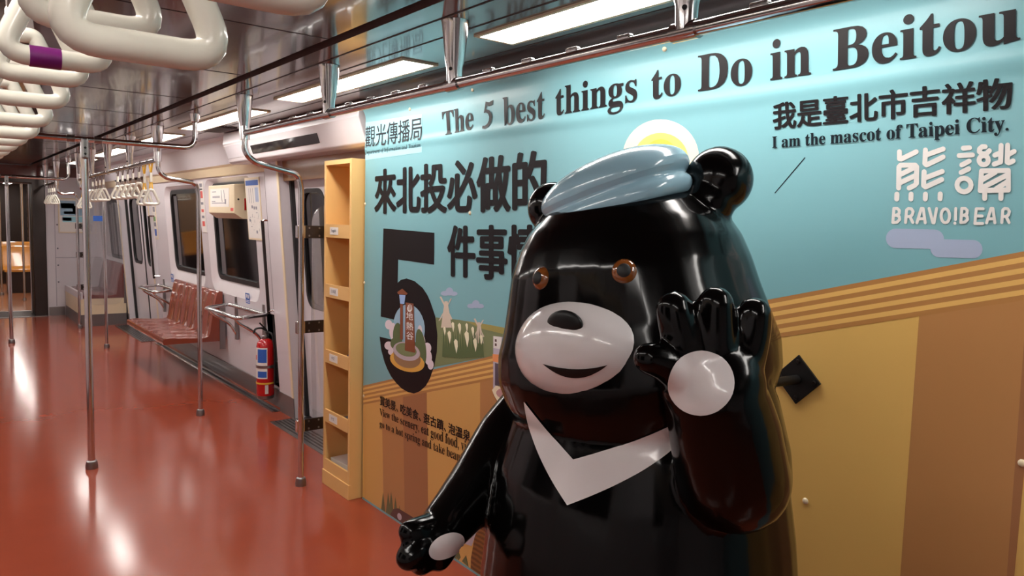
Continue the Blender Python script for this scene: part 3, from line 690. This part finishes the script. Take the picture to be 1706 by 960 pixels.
# row above the bench
rz_ = lambda y: rb[0][2] + (rb[1][2]-rb[0][2])*(y-5.93)/3.56
for i, y in enumerate((6.153, 6.369, 6.556, 6.775, 6.984, 7.192, 7.392, 8.063, 8.251, 8.446, 8.651, 9.1, 9.28)):
    yel = i < 2 or i > 10
    make_strap('hand_strap', (1.35, y, rz_(y)), .21 if yel else .145, 'yellow' if yel else 'belt',
               '%s hand strap from the near end above the brown bench, %s' % (ordinal(i), 'hung low on yellow webbing' if yel else 'on grey webbing'), 'hand straps above the brown bench', sc=1., rt=.0105)
for i, y in enumerate((11.5, 11.7, 11.9, 12.1)):
    make_strap('hand_strap', (1.35, y, 1.915), .16, 'belt', '%s hand strap on the short rail above the far end bench' % ordinal(i), 'hand straps above the far bench', sc=1., rt=.0105)
# windscreens
def windscreen(y, x0, x1, z0, z1, label, brk, xp, blue=False):
    root = thing('windscreen', ((x0+x1)/2, y, z0), label, 'windscreen', 'clear windscreens beside the doors')
    MB().prism(rrect(x0, z0, x1, z1, .11), lambda u, v, d: Vector((u, y-.004+d, v)), .008).build('clear_sheet', 'acrylic', root)
    for z in brk:
        MB().box((xp-.024, y-.02, z-.036), (xp+.024, y+.012, z+.036)).build('pole_clamp', 'chrome', root, bevel=.004)
        bp = MB().box((xp+.024, y-.012, z-.036), (xp+.14, y-.005, z+.036)).build('bracket_plate', 'darksteel', root, bevel=.002)
        sc_ = MB()
        for dx in (.05, .11):
            for dz in (-.022, .022): sc_.lathe([(.006, 0), (.005, .003)], (xp+dx, y-.012, z+dz), 8, (0, -1, 0))
        sc_.build('bracket_screw', 'steel', bp)
    if blue: 
        MB().box((x0+.1, y-.007, 1.43), (x0+.24, y-.005, 1.5)).build('sticker', 'blue', root)
windscreen(4.062, 1.735, 2.15, .185, 1.63, 'clear acrylic windscreen bracketed to the pole beside the brochure rack', (1.47, .925, .35), 1.665)
windscreen(11.305, 1.66, 2.1, .30, 1.70, 'clear windscreen with a blue sticker in front of the far end bench', (1.36, .98, .55), 1.574, True)

# ================================================================== seats
def seat_profile(): # x offset from wall towards the aisle (negative = aisle), z ; open shell cross-section
    return [(-.52, .375), (-.525, .41), (-.515, .428), (-.47, .432), (-.30, .418), (-.18, .412), (-.13, .425), (-.115, .46), (-.095, .60), (-.055, .80), (-.045, .835), (-.03, .845), (.0, .84), (.0, .375)]
def bench(name, y0, y1, n, label, m, trim=True, x=2.165, base=False):
    root = thing(name, (x, (y0+y1)/2, 0), label, 'bench seat')
    pr = seat_profile(); N = n*14; R = []
    for i in range(N+1):
        y = y0 + (y1-y0)*i/N; ph = (i % 14)/14; amp = .012*(math.cos(2*math.pi*ph*1)**2)*(1 if 0 < i < N else 0) if True else 0
        R.append([Vector((x + dx - (amp if k in (7, 8, 9) else 0) , y, z + (amp*.9 if k in (3, 4, 5) else 0) + (-.07*max(0, z-.4)*0))) for k, (dx, z) in enumerate(pr)])
    MB().loft(R).build('seat_shell', m, root, smooth=True)
    for k in range(1, n):
        y = y0 + (y1-y0)*k/n
        MB().tube([Vector((x+dx-.002, y, z+.004)) for dx, z in pr[2:11]], .004, 6).build('seat_divider', m, root, smooth=True)
    MB().box((x-.03, y0-.012, .30), (x+.02, y0, .72)).box((x-.03, y1, .30), (x+.02, y1+.012, .72)).build('end_bracket', 'steel', root)
    if base:
        MB().box((x-.56, y0, .16), (x, y1, .374)).build('base_panel', 'cream', root)
        MB().box((x-.56, y0, 0), (x, y1, .16)).build('base_plinth', 'kick', root)
        MB().box((x-.565, y0-.01, .37), (x-.53, y1, .46)).build('edge_trim', 'wall', root, bevel=.004)
    return root
bench('bench_seat', 7.12, 8.66, 3, 'glossy brown moulded bench seat without legs under the wall windows', 'seat')
bench('bench_seat', 11.42, 12.78, 2, 'maroon moulded bench on a cream boxed base at the far end beside the gangway', 'seat2', base=True)
def perch(y0, y1, z, label):
    root = thing('perch_rail', (2.0, (y0+y1)/2, z), label, 'perch rail', 'steel perch rails at the bench ends')
    P = fillet([(2.17, y0+.04, z+.012), (1.93, y0, z), (1.91, y1-.05, z), (2.15, y1+.04, z+.012), (2.17, y0+.04, z+.012)], .05, 4)
    MB().tube(P[:-1], .017, 12, closed=True).build('frame_tube', 'chrome', root, smooth=True)
    MB().tube([(1.935, y0+.08, z+.003), (1.93, y1-.12, z+.003)], .012, 10).build('inner_bar', 'chrome', root, smooth=True)
    for y in (y0+.1, y1-.05):
        MB().tube(fillet([(1.94, y, z-.008), (1.97, y, z-.05), (2.12, y, z-.15), (2.185, y, z-.26)], .04), .013, 10).build('strut', 'chrome', root, smooth=True)
        MB().box((2.17, y-.02, z-.30), (2.195, y+.02, z+.09)).build('wall_plate', 'steel', root, bevel=.003)
perch(5.97, 6.82, .735, 'nearer steel perch rail above the red fire extinguisher')
perch(8.72, 9.42, .70, 'farther steel perch rail at the far end of the brown bench')
for y, lb in ((5.79, 'slim vertical wall rail with a hook beside the paper map'), (9.58, 'slim vertical wall rail beside the far door')):
    root = thing('wall_rail', (2.1, y, .8), lb, 'wall rail', 'slim vertical wall rails')
    MB().tube([(wallx(.8)-.055, y+.02, .78), (wallx(1.52)-.055, y+.02, 1.52)], .013, 10).build('rail_tube', 'darksteel', root, smooth=True)
    for z in (.80, 1.51): MB().tube([(wallx(z)-.055, y+.02, z), (wallx(z)-.055, y-.03, z+.012), (wallx(z)-.002, y-.05, z+.012)], .008, 8).build('wall_hook', 'chrome', root, smooth=True)

# ================================================================== fire extinguisher
ex = (2.13, 5.905)
root = thing('fire_extinguisher', (ex[0], ex[1], .08), 'red fire extinguisher with blue label hung low on the wall beside the door post', 'fire extinguisher')
MB().lathe([(.06, .08), (.066, .085), (.066, .108)], (ex[0], ex[1], 0), 20).build('foot_ring', 'steel', root, smooth=True)
MB().lathe([(.069, .108), (.07, .12), (.07, .50), (.064, .535), (.045, .56), (.025, .57)], (ex[0], ex[1], 0), 24).build('cylinder', 'red', root, smooth=True)
MB().lathe([(.028, .57), (.028, .59), (.02, .595), (.018, .63)], (ex[0], ex[1], 0), 16).build('valve', 'steel', root, smooth=True)
MB().tube(fillet([(ex[0]+.02, ex[1], .62), (ex[0]-.03, ex[1]-.01, .66), (ex[0]-.09, ex[1]-.015, .655), (ex[0]-.1, ex[1]-.015, .62)], .03), .008, 8).tube([(ex[0]+.01, ex[1], .635), (ex[0]-.05, ex[1]-.01, .70)], .007, 8).build('lever', 'dark', root, smooth=True)
MB().tube(fillet([(ex[0]+.01, ex[1]-.01, .62), (ex[0]+.03, ex[1]-.07, .62), (ex[0]+.045, ex[1]-.085, .5), (ex[0]+.045, ex[1]-.085, .2)], .06), .008, 8).build('hose', 'dark', root, smooth=True)
def arc(a0, a1, z0, z1, r=.0708, n=10):
    vs = []
    for i in range(n+1):
        a = math.radians(a0+(a1-a0)*i/n)
        for z in (z0, z1): vs.append((ex[0]+r*math.cos(a), ex[1]+r*math.sin(a), z))
    return vs, [(2*i, 2*i+2, 2*i+3, 2*i+1) for i in range(n)]
ls_ = MB().add(*arc(150, 262, .25, .50)).build('label_sheet', 'paper', root, fixn=False)
MB().add(*arc(195, 258, .38, .49, .0715)).build('label_print', 'blue', ls_, fixn=False); MB().add(*arc(195, 258, .26, .31, .0715)).build('label_print', 'blue', ls_, fixn=False)
MB().add(*arc(130, 185, .40, .44, .0715)).build('label_mark', 'redprint', ls_, fixn=False)
MB().lathe([(.0745, 0), (.0745, .022)], (ex[0], ex[1], .335), 24).build('strap_band', 'steel', root, smooth=True)
MB().lathe([(.0735, 0), (.0735, .012)], (ex[0], ex[1], .205), 24).build('yellow_band', 'yellow', root, smooth=True)
MB().box((ex[0]-.03, ex[1]-.078, .13), (ex[0]-.005, ex[1]-.0745, .2)).build('hang_tag', 'paper', root)
MB().box((ex[0]+.055, ex[1]-.03, .325), (2.26, ex[1]+.03, .37)).build('wall_bracket', 'steel', root)

# ================================================================== emergency box, posters, stickers, display
def on_wall(a, b, c, d, t0, t1): return lambda u, v, t: None
bx = thing('emergency_box', (2.05, 6.93, 1.53), 'cream emergency box with a white notice mounted over the near wall window', 'wall box')
prf = [(.09, 1.525), (.0, 1.525), (-.07, 1.572), (-.07, 1.815), (.09, 1.83)]
MB().loft([[Vector((wallx(1.7)+dx, y, z)) for dx, z in prf] for y in (6.40, 7.12)]).build('box_body', 'cream', bx, bevel=.006)
xf = wallx(1.7)-.07
ns = MB().box((xf-.002, 6.53, 1.625), (xf, 7.06, 1.785)).build('notice_sheet', 'paper', bx)
g = MB()
for y0_, y1_, z in ((6.78, 6.99, 1.715), (6.78, 6.99, 1.705), (6.89, 7.0, 1.755), (6.63, 7.01, 1.655), (6.91, 7.01, 1.67)): g.box((xf-.003, y0_, z), (xf-.002, y1_, z+.006))
g.tube([(xf-.003, 6.63, 1.66), (xf-.003, 6.67, 1.77)], .002, 5).tube([(xf-.003, 6.71, 1.67), (xf-.003, 6.74, 1.77)], .002, 5).box((xf-.003, 6.61, 1.65), (xf-.002, 6.64, 1.69))
g.build('notice_print', 'greyprint', ns)
MB().box((xf-.002, 6.42, 1.59), (xf, 6.49, 1.616)).build('red_mark', 'redprint', bx)
MB().lathe([(.008, 0), (.008, .004)], (xf+.035, 6.40, 1.69), 12, (0, -1, 0)).build('key_hole', 'dark', bx)
MB().box((xf+.085, 6.39, 1.60), (xf+.10, 6.40, 1.70)).build('red_latch', 'red', bx)
def poster(name, y0, y1, z0, z1, label, cat, blocks, frame='cream', fr=.016, F=RW):
    root = thing(name, F((y0+y1)/2, (z0+z1)/2, 0), label, cat)
    P = lambda a, b, c, d, t, th: MB().prism([(a, c), (b, c), (b, d), (a, d)], lambda u, v, q: F(u, v, -t-th+q), th)
    P(y0, y1, z0, z1, 0, .006).build('poster_frame', frame, root, bevel=.002)
    ps = P(y0+fr, y1-fr, z0+fr, z1-fr, .006, .0008).build('poster_sheet', 'paper', root)
    for m, a, b, c, d in blocks:
        P(y0+fr+(y1-y0-2*fr)*a, y0+fr+(y1-y0-2*fr)*b, z0+fr+(z1-z0-2*fr)*c, z0+fr+(z1-z0-2*fr)*d, .0068, .0006).build('poster_print', m, ps)
    return root
random.seed(3)
bl = [('blue', 0.02, .98, .90, .985), ('cloudy', .05, .30, .62, .86)]
for k in range(26):
    a = random.uniform(.08, .8); c = random.uniform(.05, .58); bl.append(('greyprint', a, a+random.choice((.012, .02, .1)), c, c+random.choice((.006, .05, .01))))
bl += [('greyprint', .45, .47, .6, .85), ('greyprint', .6, .62, .6, .85), ('greyprint', .75, .77, .6, .85)]
poster('map_poster', 5.96, 6.30, 1.355, 1.865, 'tall paper route map in a cream frame beside the emergency box', 'poster', bl)
bl = []
for c, d, m in ((.9, .97, 'greyprint'), (.68, .82, 'redprint'), (.4, .46, 'redprint'), (.12, .22, 'redprint'), (.55, .6, 'greyprint'), (.28, .33, 'greyprint'), (.84, .87, 'dark')): bl.append((m, .2, .8, c, d))
poster('line_map_strip', 7.49, 7.63, 1.38, 1.87, 'narrow white strip with red station marks between the two windows', 'sign', bl, 'paper', .004)
poster('notice_poster', 9.46, 9.60, 1.25, 1.66, 'small framed notice with green and blue print beside the far door', 'poster', [('greyprint', .1, .9, .8, .95), ('greenprint', .1, .9, .52, .66), ('greyprint', .1, .9, .36, .48), ('blue', .1, .9, .08, .28)], fr=.01)
EWf = lambda u, v, q: Vector((u, Y1-.004+q, v))
bl = [('skyblue', .03, .97, .5, .95), ('mauve', .05, .5, .72, .88), ('cloudy', .15, .6, .55, .63), ('panelcyan', .1, .95, .3, .48), ('mauve', .08, .4, .34, .44), ('leaf', .45, .6, .62, .8), ('greyprint', .75, .9, .05, .25)]
poster('picture_poster', 1.545, 1.96, 1.23, 1.745, 'framed colour picture poster on the far end wall', 'poster', bl, F=EWf)
for i, (y, z, lb) in enumerate(((6.46, .84, 'small blue seat sticker on the wall above the near perch rail'), (8.98, .83, 'small blue seat sticker on the wall above the far perch rail'))):
    root = thing('wall_sticker', RW(y, z, 0), lb, 'sticker')
    MB().prism([(y-.05, z-.045), (y+.05, z-.045), (y+.05, z+.045), (y-.05, z+.045)], lambda u, v, q: RW(u, v, -.0015+q), .0015).build('sticker_sheet', 'blue', root); sh_ = bpy.data.objects[-1] if False else COL.objects[-1]
    g = MB()
    for a, b, c, d in ((-.035, -.01, .0, .035), (.008, .03, .005, .035), (-.04, .04, -.022, -.017), (-.04, .04, -.035, -.03)): g.prism([(y+a, z+c), (y+b, z+c), (y+b, z+d), (y+a, z+d)], lambda u, v, q: RW(u, v, -.0022+q), .0007)
    g.build('sticker_print', 'paper', sh_)
# display header over the near door
hd = thing('display_header', (1.95, 5.0, 2.0), 'pale header box with a dark display screen above the near door', 'display box')
prof = [(1.845, CZ-.008), (1.838, 2.10), (1.885, 1.965), (1.91, 1.95), (2.13, 1.965), (2.13, CZ-.008)]
MB().loft([[Vector((x, y, z)) for x, z in prof] for y in (3.70, 6.02)]).build('header_body', 'bevel', hd, bevel=.006)
def HF(u, v, q): 
    t = (v-1.965)/(2.10-1.965); return Vector((1.885+(1.838-1.885)*t - q, u, v))
MB().prism([(4.27, 1.998), (5.43, 1.998), (5.43, 2.055), (4.27, 2.055)], HF, .003).build('display_screen', 'screen', hd)
MB().prism([(5.47, 1.99), (5.99, 1.99), (5.99, 2.085), (5.47, 2.085)], HF, .003).build('header_cover', 'wall', hd, bevel=.002)
gv = MB()
for k in range(12): gv.box((1.66+.012*k, 5.55, CZ-.012), (1.666+.012*k, 5.95, CZ-.005))
gr = thing('ceiling_vent', (1.72, 5.75, CZ), 'small slatted ceiling vent beside the display header', 'vent'); gv.build('vent_slats', 'seam', gr)
MB().box((1.65, 5.53, CZ-.006), (1.81, 5.97, CZ-.0045)).build('vent_plate', 'ceil2', gr)

# ================================================================== next car through the gangway
YA, YB = 13.25, 24.0
MB().box((-.85, YA, -.06), (2.42, YB, 0)).build('floor_next_car', 'floor2')['kind'] = 'structure'
tp = MB().box((.12, Y1-.05, 0), (1.37, YA+.35, .008)).build('trim_20', 'steel'); tp['kind'] = 'structure'
g = MB()
for k in range(14): g.box((.14, Y1+.0+.05*k, .008), (1.35, Y1+.015+.05*k, .012))
g.build('tread_rib', 'darksteel', tp)
bel = MB()
for x0, x1 in ((.12, .27), (1.22, 1.37)):
    for k in range(6): bel.box((x0+(.02 if k % 2 else 0), Y1+.06+.055*k, 0), (x1-(.02 if k % 2 else 0), Y1+.115+.055*k, 2.0))
bel.box((.12, Y1+.06, 1.95), (1.37, YA, 2.0)).build('trim_21', 'dark')['kind'] = 'structure'
dk = mat('next_car_wall', (176, 146, 118), .2, var=.05)
h = holed([(-.80, 0), (2.30, 0), (2.30, 2.24), (-.80, 2.24)], [[(.27, .001), (1.22, .001), (1.22, 1.94), (.27, 1.94)]], lambda u, v, d: Vector((u, YA+d, v)), .05)
h.build('wall_next_car_front', 'wall')['kind'] = 'structure'
MB().box((2.16, YA, 0), (2.22, YB, 2.2)).build('wall_next_car_right', dk)['kind'] = 'structure'
MB().box((-.74, YA, 0), (-.68, YB, 2.2)).build('wall_next_car_left', dk)['kind'] = 'structure'
MB().box((-.8, YB, 0), (2.3, YB+.05, 2.2)).build('wall_next_car_end', 'darksteel')['kind'] = 'structure'
MB().box((-.8, YA, CZ), (2.3, YB, CZ+.05)).build('ceiling_next_car', 'ceil')['kind'] = 'structure'
for i, y in enumerate((14.0, 16.2, 18.4, 20.6)):
    for sd, X in (('right', 1.58), ('left', -.10)):
        r = thing('ceiling_light', (X, y+.7, CZ-.01), '%s ceiling light panel on the %s in the next car' % (ordinal(i), sd), 'ceiling light', 'ceiling panels in the next car')
        MB().box((X-.07, y, CZ-.012), (X+.07, y+1.35, CZ-.004)).build('light_diffuser', 'lamp', r)
def cross_seat(x0, x1, y, label):
    r = thing('cross_seat', ((x0+x1)/2, y, 0), label, 'seat', 'orange seats in the next car')
    n = 10; R = []
    for i in range(n+1):
        u = x0+(x1-x0)*i/n; R.append([Vector((u, y+dy, z)) for dy, z in ((-.42, .40), (-.42, .44), (-.1, .42), (-.04, .50), (.02, .86), (.05, .87), (.07, .84), (.07, .40))])
    MB().loft(R).build('seat_shell', 'orange', r, smooth=True)
    MB().box((x0+.05, y-.36, 0), (x1-.05, y+.03, .40)).build('seat_box', 'darksteel', r)
cross_seat(1.12, 2.12, 17.0, 'orange moulded seat facing the gangway on the right of the next car')
cross_seat(1.12, 2.12, 19.2, 'second orange seat further back in the next car')
cross_seat(-.66, .30, 17.0, 'orange moulded seat on the left of the next car')
for i, (x, y) in enumerate(((1.30, 15.2), (1.05, 16.3), (1.32, 18.3))):
    r = thing('grab_pole', (x, y, 0), '%s upright pole from the gangway in the next car' % ordinal(i), 'grab pole', 'poles in the next car')
    MB().tube([(x, y, 0), (x, y, CZ)], .018, 10).build('pole_tube', 'chrome', r, smooth=True)
    MB().lathe([(.033, 0), (.033, .02), (.02, .05)], (x, y, 0), 14).build('floor_flange', 'steel', r, smooth=True)
for i in range(6): make_strap('hand_strap', (.62+.0*i, 14.0+.35*i, 1.93), .13, 'belt', '%s hand strap hanging beyond the gangway in the next car' % ordinal(i), 'hand straps in the next car', sc=1., rt=.0105)

# ================================================================== the bear statue
TH = math.radians(10); AX = Vector((1.28, 1.13, 0))
FW = Vector((-math.cos(TH), -math.sin(TH), 0)); LF = Vector((math.sin(TH), -math.cos(TH), 0)); UP = Vector((0, 0, 1))
ROLL = math.radians(8.5)
def BL(F, L, z): return AX + FW*F + LF*L + UP*z
def HL(F, L, z):     # head frame, rolled about the neck
    zp = 1.12; dz = z-zp
    return AX + FW*F + LF*(L*math.cos(ROLL) - dz*math.sin(ROLL)) + UP*(zp + dz*math.cos(ROLL) + L*math.sin(ROLL))
HU = (HL(0,0,2)-HL(0,0,1)).normalized(); HLF = (HL(0,1,1)-HL(0,0,1)).normalized()
def sring(fn, z, aF, aL, cF=0, cL=0, p=2.2, n=40, dz=None):
    P = []
    for k in range(n):
        a = 2*math.pi*k/n; c, s_ = math.cos(a), math.sin(a)
        F = cF + aF*abs(c)**(2/p)*(1 if c >= 0 else -1); L = cL + aL*abs(s_)**(2/p)*(1 if s_ >= 0 else -1)
        P.append(fn(F, L, z + (dz(F, L) if dz else 0)))
    return P
bear = thing('bear_statue', (AX.x, AX.y, 0), 'glossy black bear statue in a pale blue cap with one paw raised', 'statue')
bm_ = MB()
bm_.loft([sring(BL, z, a, b) for z, a, b in ((0, .24, .26), (.02, .27, .29), (.15, .30, .32), (.4, .34, .35), (.6, .35, .36), (.75, .345, .355), (.87, .335, .342), (1.0, .312, .322), (1.1, .28, .292), (1.18, .24, .255), (1.22, .18, .19))])
bm_.loft([sring(HL, z, a, b, c) for z, a, b, c in ((1.05, .06, .06, .1), (1.075, .16, .17, .07), (1.11, .235, .25, .035), (1.16, .275, .295, .015), (1.22, .292, .318, .01), (1.28, .29, .318, .005), (1.34, .28, .298, 0),
                                              (1.40, .272, .28, 0), (1.46, .262, .266, 0), (1.51, .246, .248, -.005), (1.555, .222, .222, -.008), (1.59, .19, .19, -.01), (1.62, .145, .145, -.012), (1.64, .09, .09, -.012), (1.647, .03, .03, -.012))])
def limb(pts, rpx):   # pts: (px,py,depth); radius in photo pixels at that depth
    P = [PT(*p) for p in pts]; R = [r*p[2]/FPX for r, p in zip(rpx, pts)]
    Q = []; RR = []
    n = len(P)
    for i in range(n-1):
        p0, p1, p2, p3 = P[max(i-1, 0)], P[i], P[i+1], P[min(i+2, n-1)]
        for j in range(6):
            t = j/6; Q.append(.5*((2*p1) + (p2-p0)*t + (2*p0-5*p1+4*p2-p3)*t*t + (3*p1-p0-3*p2+p3)*t**3)); RR.append(R[i]+(R[i+1]-R[i])*t)
    Q.append(P[-1]); RR.append(R[-1])
    d0 = (Q[0]-Q[1]).normalized(); d1 = (Q[-1]-Q[-2]).normalized()
    A = [(Q[0]+d0*RR[0]*math.sin(a), RR[0]*math.cos(a)) for a in (1.5, 1.25, .95, .6, .3)]
    Z = [(Q[-1]+d1*RR[-1]*math.sin(a), RR[-1]*math.cos(a)) for a in (.3, .6, .95, 1.25, 1.5)]
    pts2 = [a for a, _ in A]+Q+[z for z, _ in Z]; rr = [r for _, r in A]+RR+[r for _, r in Z]
    bm_.tube(pts2, rr, 20)
# raised arm, palm, fingers and thumb
limb([(1212, 680, 1.56), (1222, 760, 1.46), (1222, 796, 1.38), (1206, 720, 1.33), (1192, 660, 1.30)], [84, 92, 92, 92, 84])
hf = (CAM - PT(1185, 640, 1.28)).normalized(); hs = hf.cross(UP).normalized(); hu = hs.cross(hf)
bm_.ball(PT(1186, 640, 1.285), (88*1.28/FPX, 84*1.28/FPX, .062), (hs, hu, hf), 28, 18)
limb([(1148, 605, 1.28), (1134, 560, 1.27), (1123, 515, 1.265)], [38, 34, 31])
limb([(1191, 600, 1.275), (1192, 550, 1.265), (1192, 507, 1.26)], [37, 34, 31])
limb([(1236, 605, 1.29), (1250, 560, 1.28), (1256, 524, 1.275)], [38, 33, 30])
limb([(1140, 628, 1.28), (1108, 606, 1.26), (1082, 597, 1.25)], [38, 31, 28])
# lowered arm, hand
limb([(890, 690, 1.92), (850, 735, 1.89), (805, 800, 1.80), (765, 850, 1.71), (735, 885, 1.65), (718, 903, 1.63)], [62, 60, 54, 47, 42, 38])
limb([(712, 880, 1.62), (694, 884, 1.60), (682, 886, 1.59)], [24, 22, 20])
limb([(715, 905, 1.62), (695, 918, 1.59), (681, 929, 1.575)], [30, 26, 23])
limb([(722, 912, 1.635), (708, 930, 1.61), (702, 939, 1.60)], [28, 24, 21])
limb([(738, 912, 1.65), (735, 926, 1.63), (732, 934, 1.62)], [28, 22, 19])
# ears
bm_.ball(PT(1198, 300, 1.64), 56*1.64/FPX, seg=24, rings=16)
bm_.ball(PT(1180, 335, 1.63), 46*1.63/FPX, seg=20, rings=12)
bm_.ball(PT(922, 347, 1.78), 44*1.78/FPX, seg=24, rings=16)
# feet
for s_ in (-1, 1): bm_.ball(BL(.22, s_*.17, .07), (.17, .13, .095), (FW, LF, UP))
body = bm_.build('body', 'black', bear, smooth=True)
rm = body.modifiers.new('remesh', 'REMESH'); rm.mode = 'VOXEL'; rm.voxel_size = .0065; rm.use_smooth_shade = True
sm_ = body.modifiers.new('smooth', 'SMOOTH'); sm_.factor = .5; sm_.iterations = 10
bpy.context.view_layer.update()
dg = bpy.context.evaluated_depsgraph_get(); ev = body.evaluated_get(dg); me = bpy.data.meshes.new_from_object(ev)
body.modifiers.clear(); body.data = me
for p in me.polygons: p.use_smooth = True
def bvh_of(o):
    return BVHTree.FromPolygons([v.co.copy() for v in o.data.vertices], [tuple(p.vertices) for p in o.data.polygons])
BV = bvh_of(body)
def hit(px, py, bv=None, tmin=0.):
    r = ray(px, py).normalized(); o_ = CAM
    while True:
        h = (bv or BV).ray_cast(o_, r)
        if h[0] is None or ((h[0]-CAM).length > tmin and h[1].dot(r) < 0): return h
        o_ = h[0] + r*.002
def patch(name, grid, m, off=.0025, bv=None, parent=None, tmin=0.):
    """grid: rows of photo points dropped on to the statue's surface"""
    vs = []; idx = {}; fs = []
    for i, row in enumerate(grid):
        for j, (x, y) in enumerate(row):
            h = hit(x, y, bv, tmin)
            if h[0] is None: idx[i, j] = None; continue
            idx[i, j] = len(vs); vs.append(h[0] + h[1]*off)
    for i in range(len(grid)-1):
        for j in range(len(grid[0])-1):
            q = [idx[i, j], idx[i, j+1], idx[i+1, j+1], idx[i+1, j]]
            if None not in q: fs.append(tuple(q))
    o = MB().add(vs, fs).build(name, m, parent or bear, smooth=True, fixn=False)
    return o
def discgrid(P, n=10):
    cx = sum(p[0] for p in P)/len(P); cy = sum(p[1] for p in P)/len(P); P = P+[P[0]]
    return [[(cx+(x-cx)*k/n, cy+(y-cy)*k/n) for x, y in P] for k in range(1, n+1)] if False else [[(cx+(x-cx)*max(k/n, .002), cy+(y-cy)*max(k/n, .002)) for x, y in P] for k in range(0, n+1)]
def poly_sample(P, n):
    L = [0]
    for a, b in zip(P, P[1:]): L.append(L[-1]+math.dist(a, b))
    out = []
    for i in range(n+1):
        t = L[-1]*i/n; k = 0
        while k < len(L)-2 and L[k+1] < t: k += 1
        u = (t-L[k])/(L[k+1]-L[k]); out.append((P[k][0]+(P[k+1][0]-P[k][0])*u, P[k][1]+(P[k+1][1]-P[k][1])*u))
    return out
def bez(a, b, c, n=12): return [((1-t)**2*a[0]+2*t*(1-t)*b[0]+t*t*c[0], (1-t)**2*a[1]+2*t*(1-t)*b[1]+t*t*c[1]) for t in [i/n for i in range(n+1)]]
# pale collar mark on the chest: two arms meeting in a point
for o_, i_ in ((bez((874, 669), (884, 752), (946, 842), 24), bez((876, 671), (912, 718), (956, 766), 24)), (bez((946, 842), (1070, 796), (1128, 742), 24), bez((956, 766), (1050, 741), (1119, 707), 24))):
    patch('chest_mark', [[lerp(a, b, k/10) for a, b in zip(o_, i_)] for k in range(11)], 'white', tmin=1.42)
# paw pads
patch('paw_pad', discgrid(ell(1168, 638, 55, 54, 36)), 'white')
patch('paw_pad', discgrid(ell(743, 910, 32, 19, 36, rot=-28)), 'white')
# muzzle, nose, mouth and eyes of a plain bear
mz = MB().ball(HL(.195, .012, 1.295), (.145, .165, .118), (FW, HLF, HU), 40, 28).build('muzzle', 'white', bear, smooth=True)
MBV = bvh_of(mz)
h = hit(938, 538, MBV); nz = MB().ball(h[0] - h[1]*.008, (.020, .044, .027), (h[1], HLF, HU), 24, 16).build('nose', 'iron', mz, smooth=True)
top = bez((905, 606), (958, 622), (1012, 608), 20); bot = bez((905, 606), (958, 652), (1012, 608), 20)
patch('mouth', [[lerp(a, b, k/4) for a, b in zip(top, bot)] for k in range(5)], 'iron', .002, MBV, mz)
eye_m = mat('amber_eye', (120, 66, 26), .08, coat=1.)
for px, py in ((1040, 452), (900, 464)):
    h = hit(px, py); n_ = h[1]; t1 = n_.cross(UP).normalized(); t2 = t1.cross(n_)
    e = MB().ball(h[0]-n_*.010, (.027, .027, .022), (t1, t2, n_), 24, 14).build('eye', eye_m, bear, smooth=True)
    MB().ball(h[0]+n_*.0045, (.016, .016, .009), (t1, t2, n_), 20, 10).build('pupil', 'slot', e, smooth=True)
# cap
def capz(F, L): return -.03*max(0, -L)/.18 + .03*max(0, L)/.18 - .02*max(0, F)/.15
cr_ = [(-.012, .80), (-.03, .93), (-.018, 1.0), (.005, 1.02), (.022, .985), (.030, .925), (.038, .925), (.052, .985), (.075, .985), (.10, .90), (.122, .74), (.138, .52), (.146, .28), (.149, .05)]
CF, CL, CZB = .035, .0, 1.602
MB().loft([sring(HL, CZB+z*.80, (.15*k), (.178*k), CF, CL, 2.2, 48, capz) for z, k in cr_]).build('cap', 'cap', bear, smooth=True).modifiers.new('sub', 'SUBSURF').render_levels = 1
# wall stay
st = thing('wall_stay', (1.86, 1.086, 1.146), 'black iron bar on a diamond plate holding the statue to the panel', 'bracket')
dp = MB().prism([(0, -.068), (.068, 0), (0, .068), (-.068, 0)], lambda u, v, d: Vector((MX-.002-d, 1.086+u, 1.146+v)), .006).build('diamond_plate', 'iron', st, bevel=.001)
MB().tube([(MX-.008, 1.086, 1.146), (1.60, 1.12, 1.146)], .013, 14).build('stay_bar', 'iron', st, smooth=True)
b = MB()
for u, v in ((0, -.05), (.05, 0), (0, .05), (-.05, 0)): b.lathe([(.006, 0), (.005, .004)], (MX-.008, 1.086+u, 1.146+v), 8, (-1, 0, 0))
b.build('plate_screw', 'darksteel', dp)
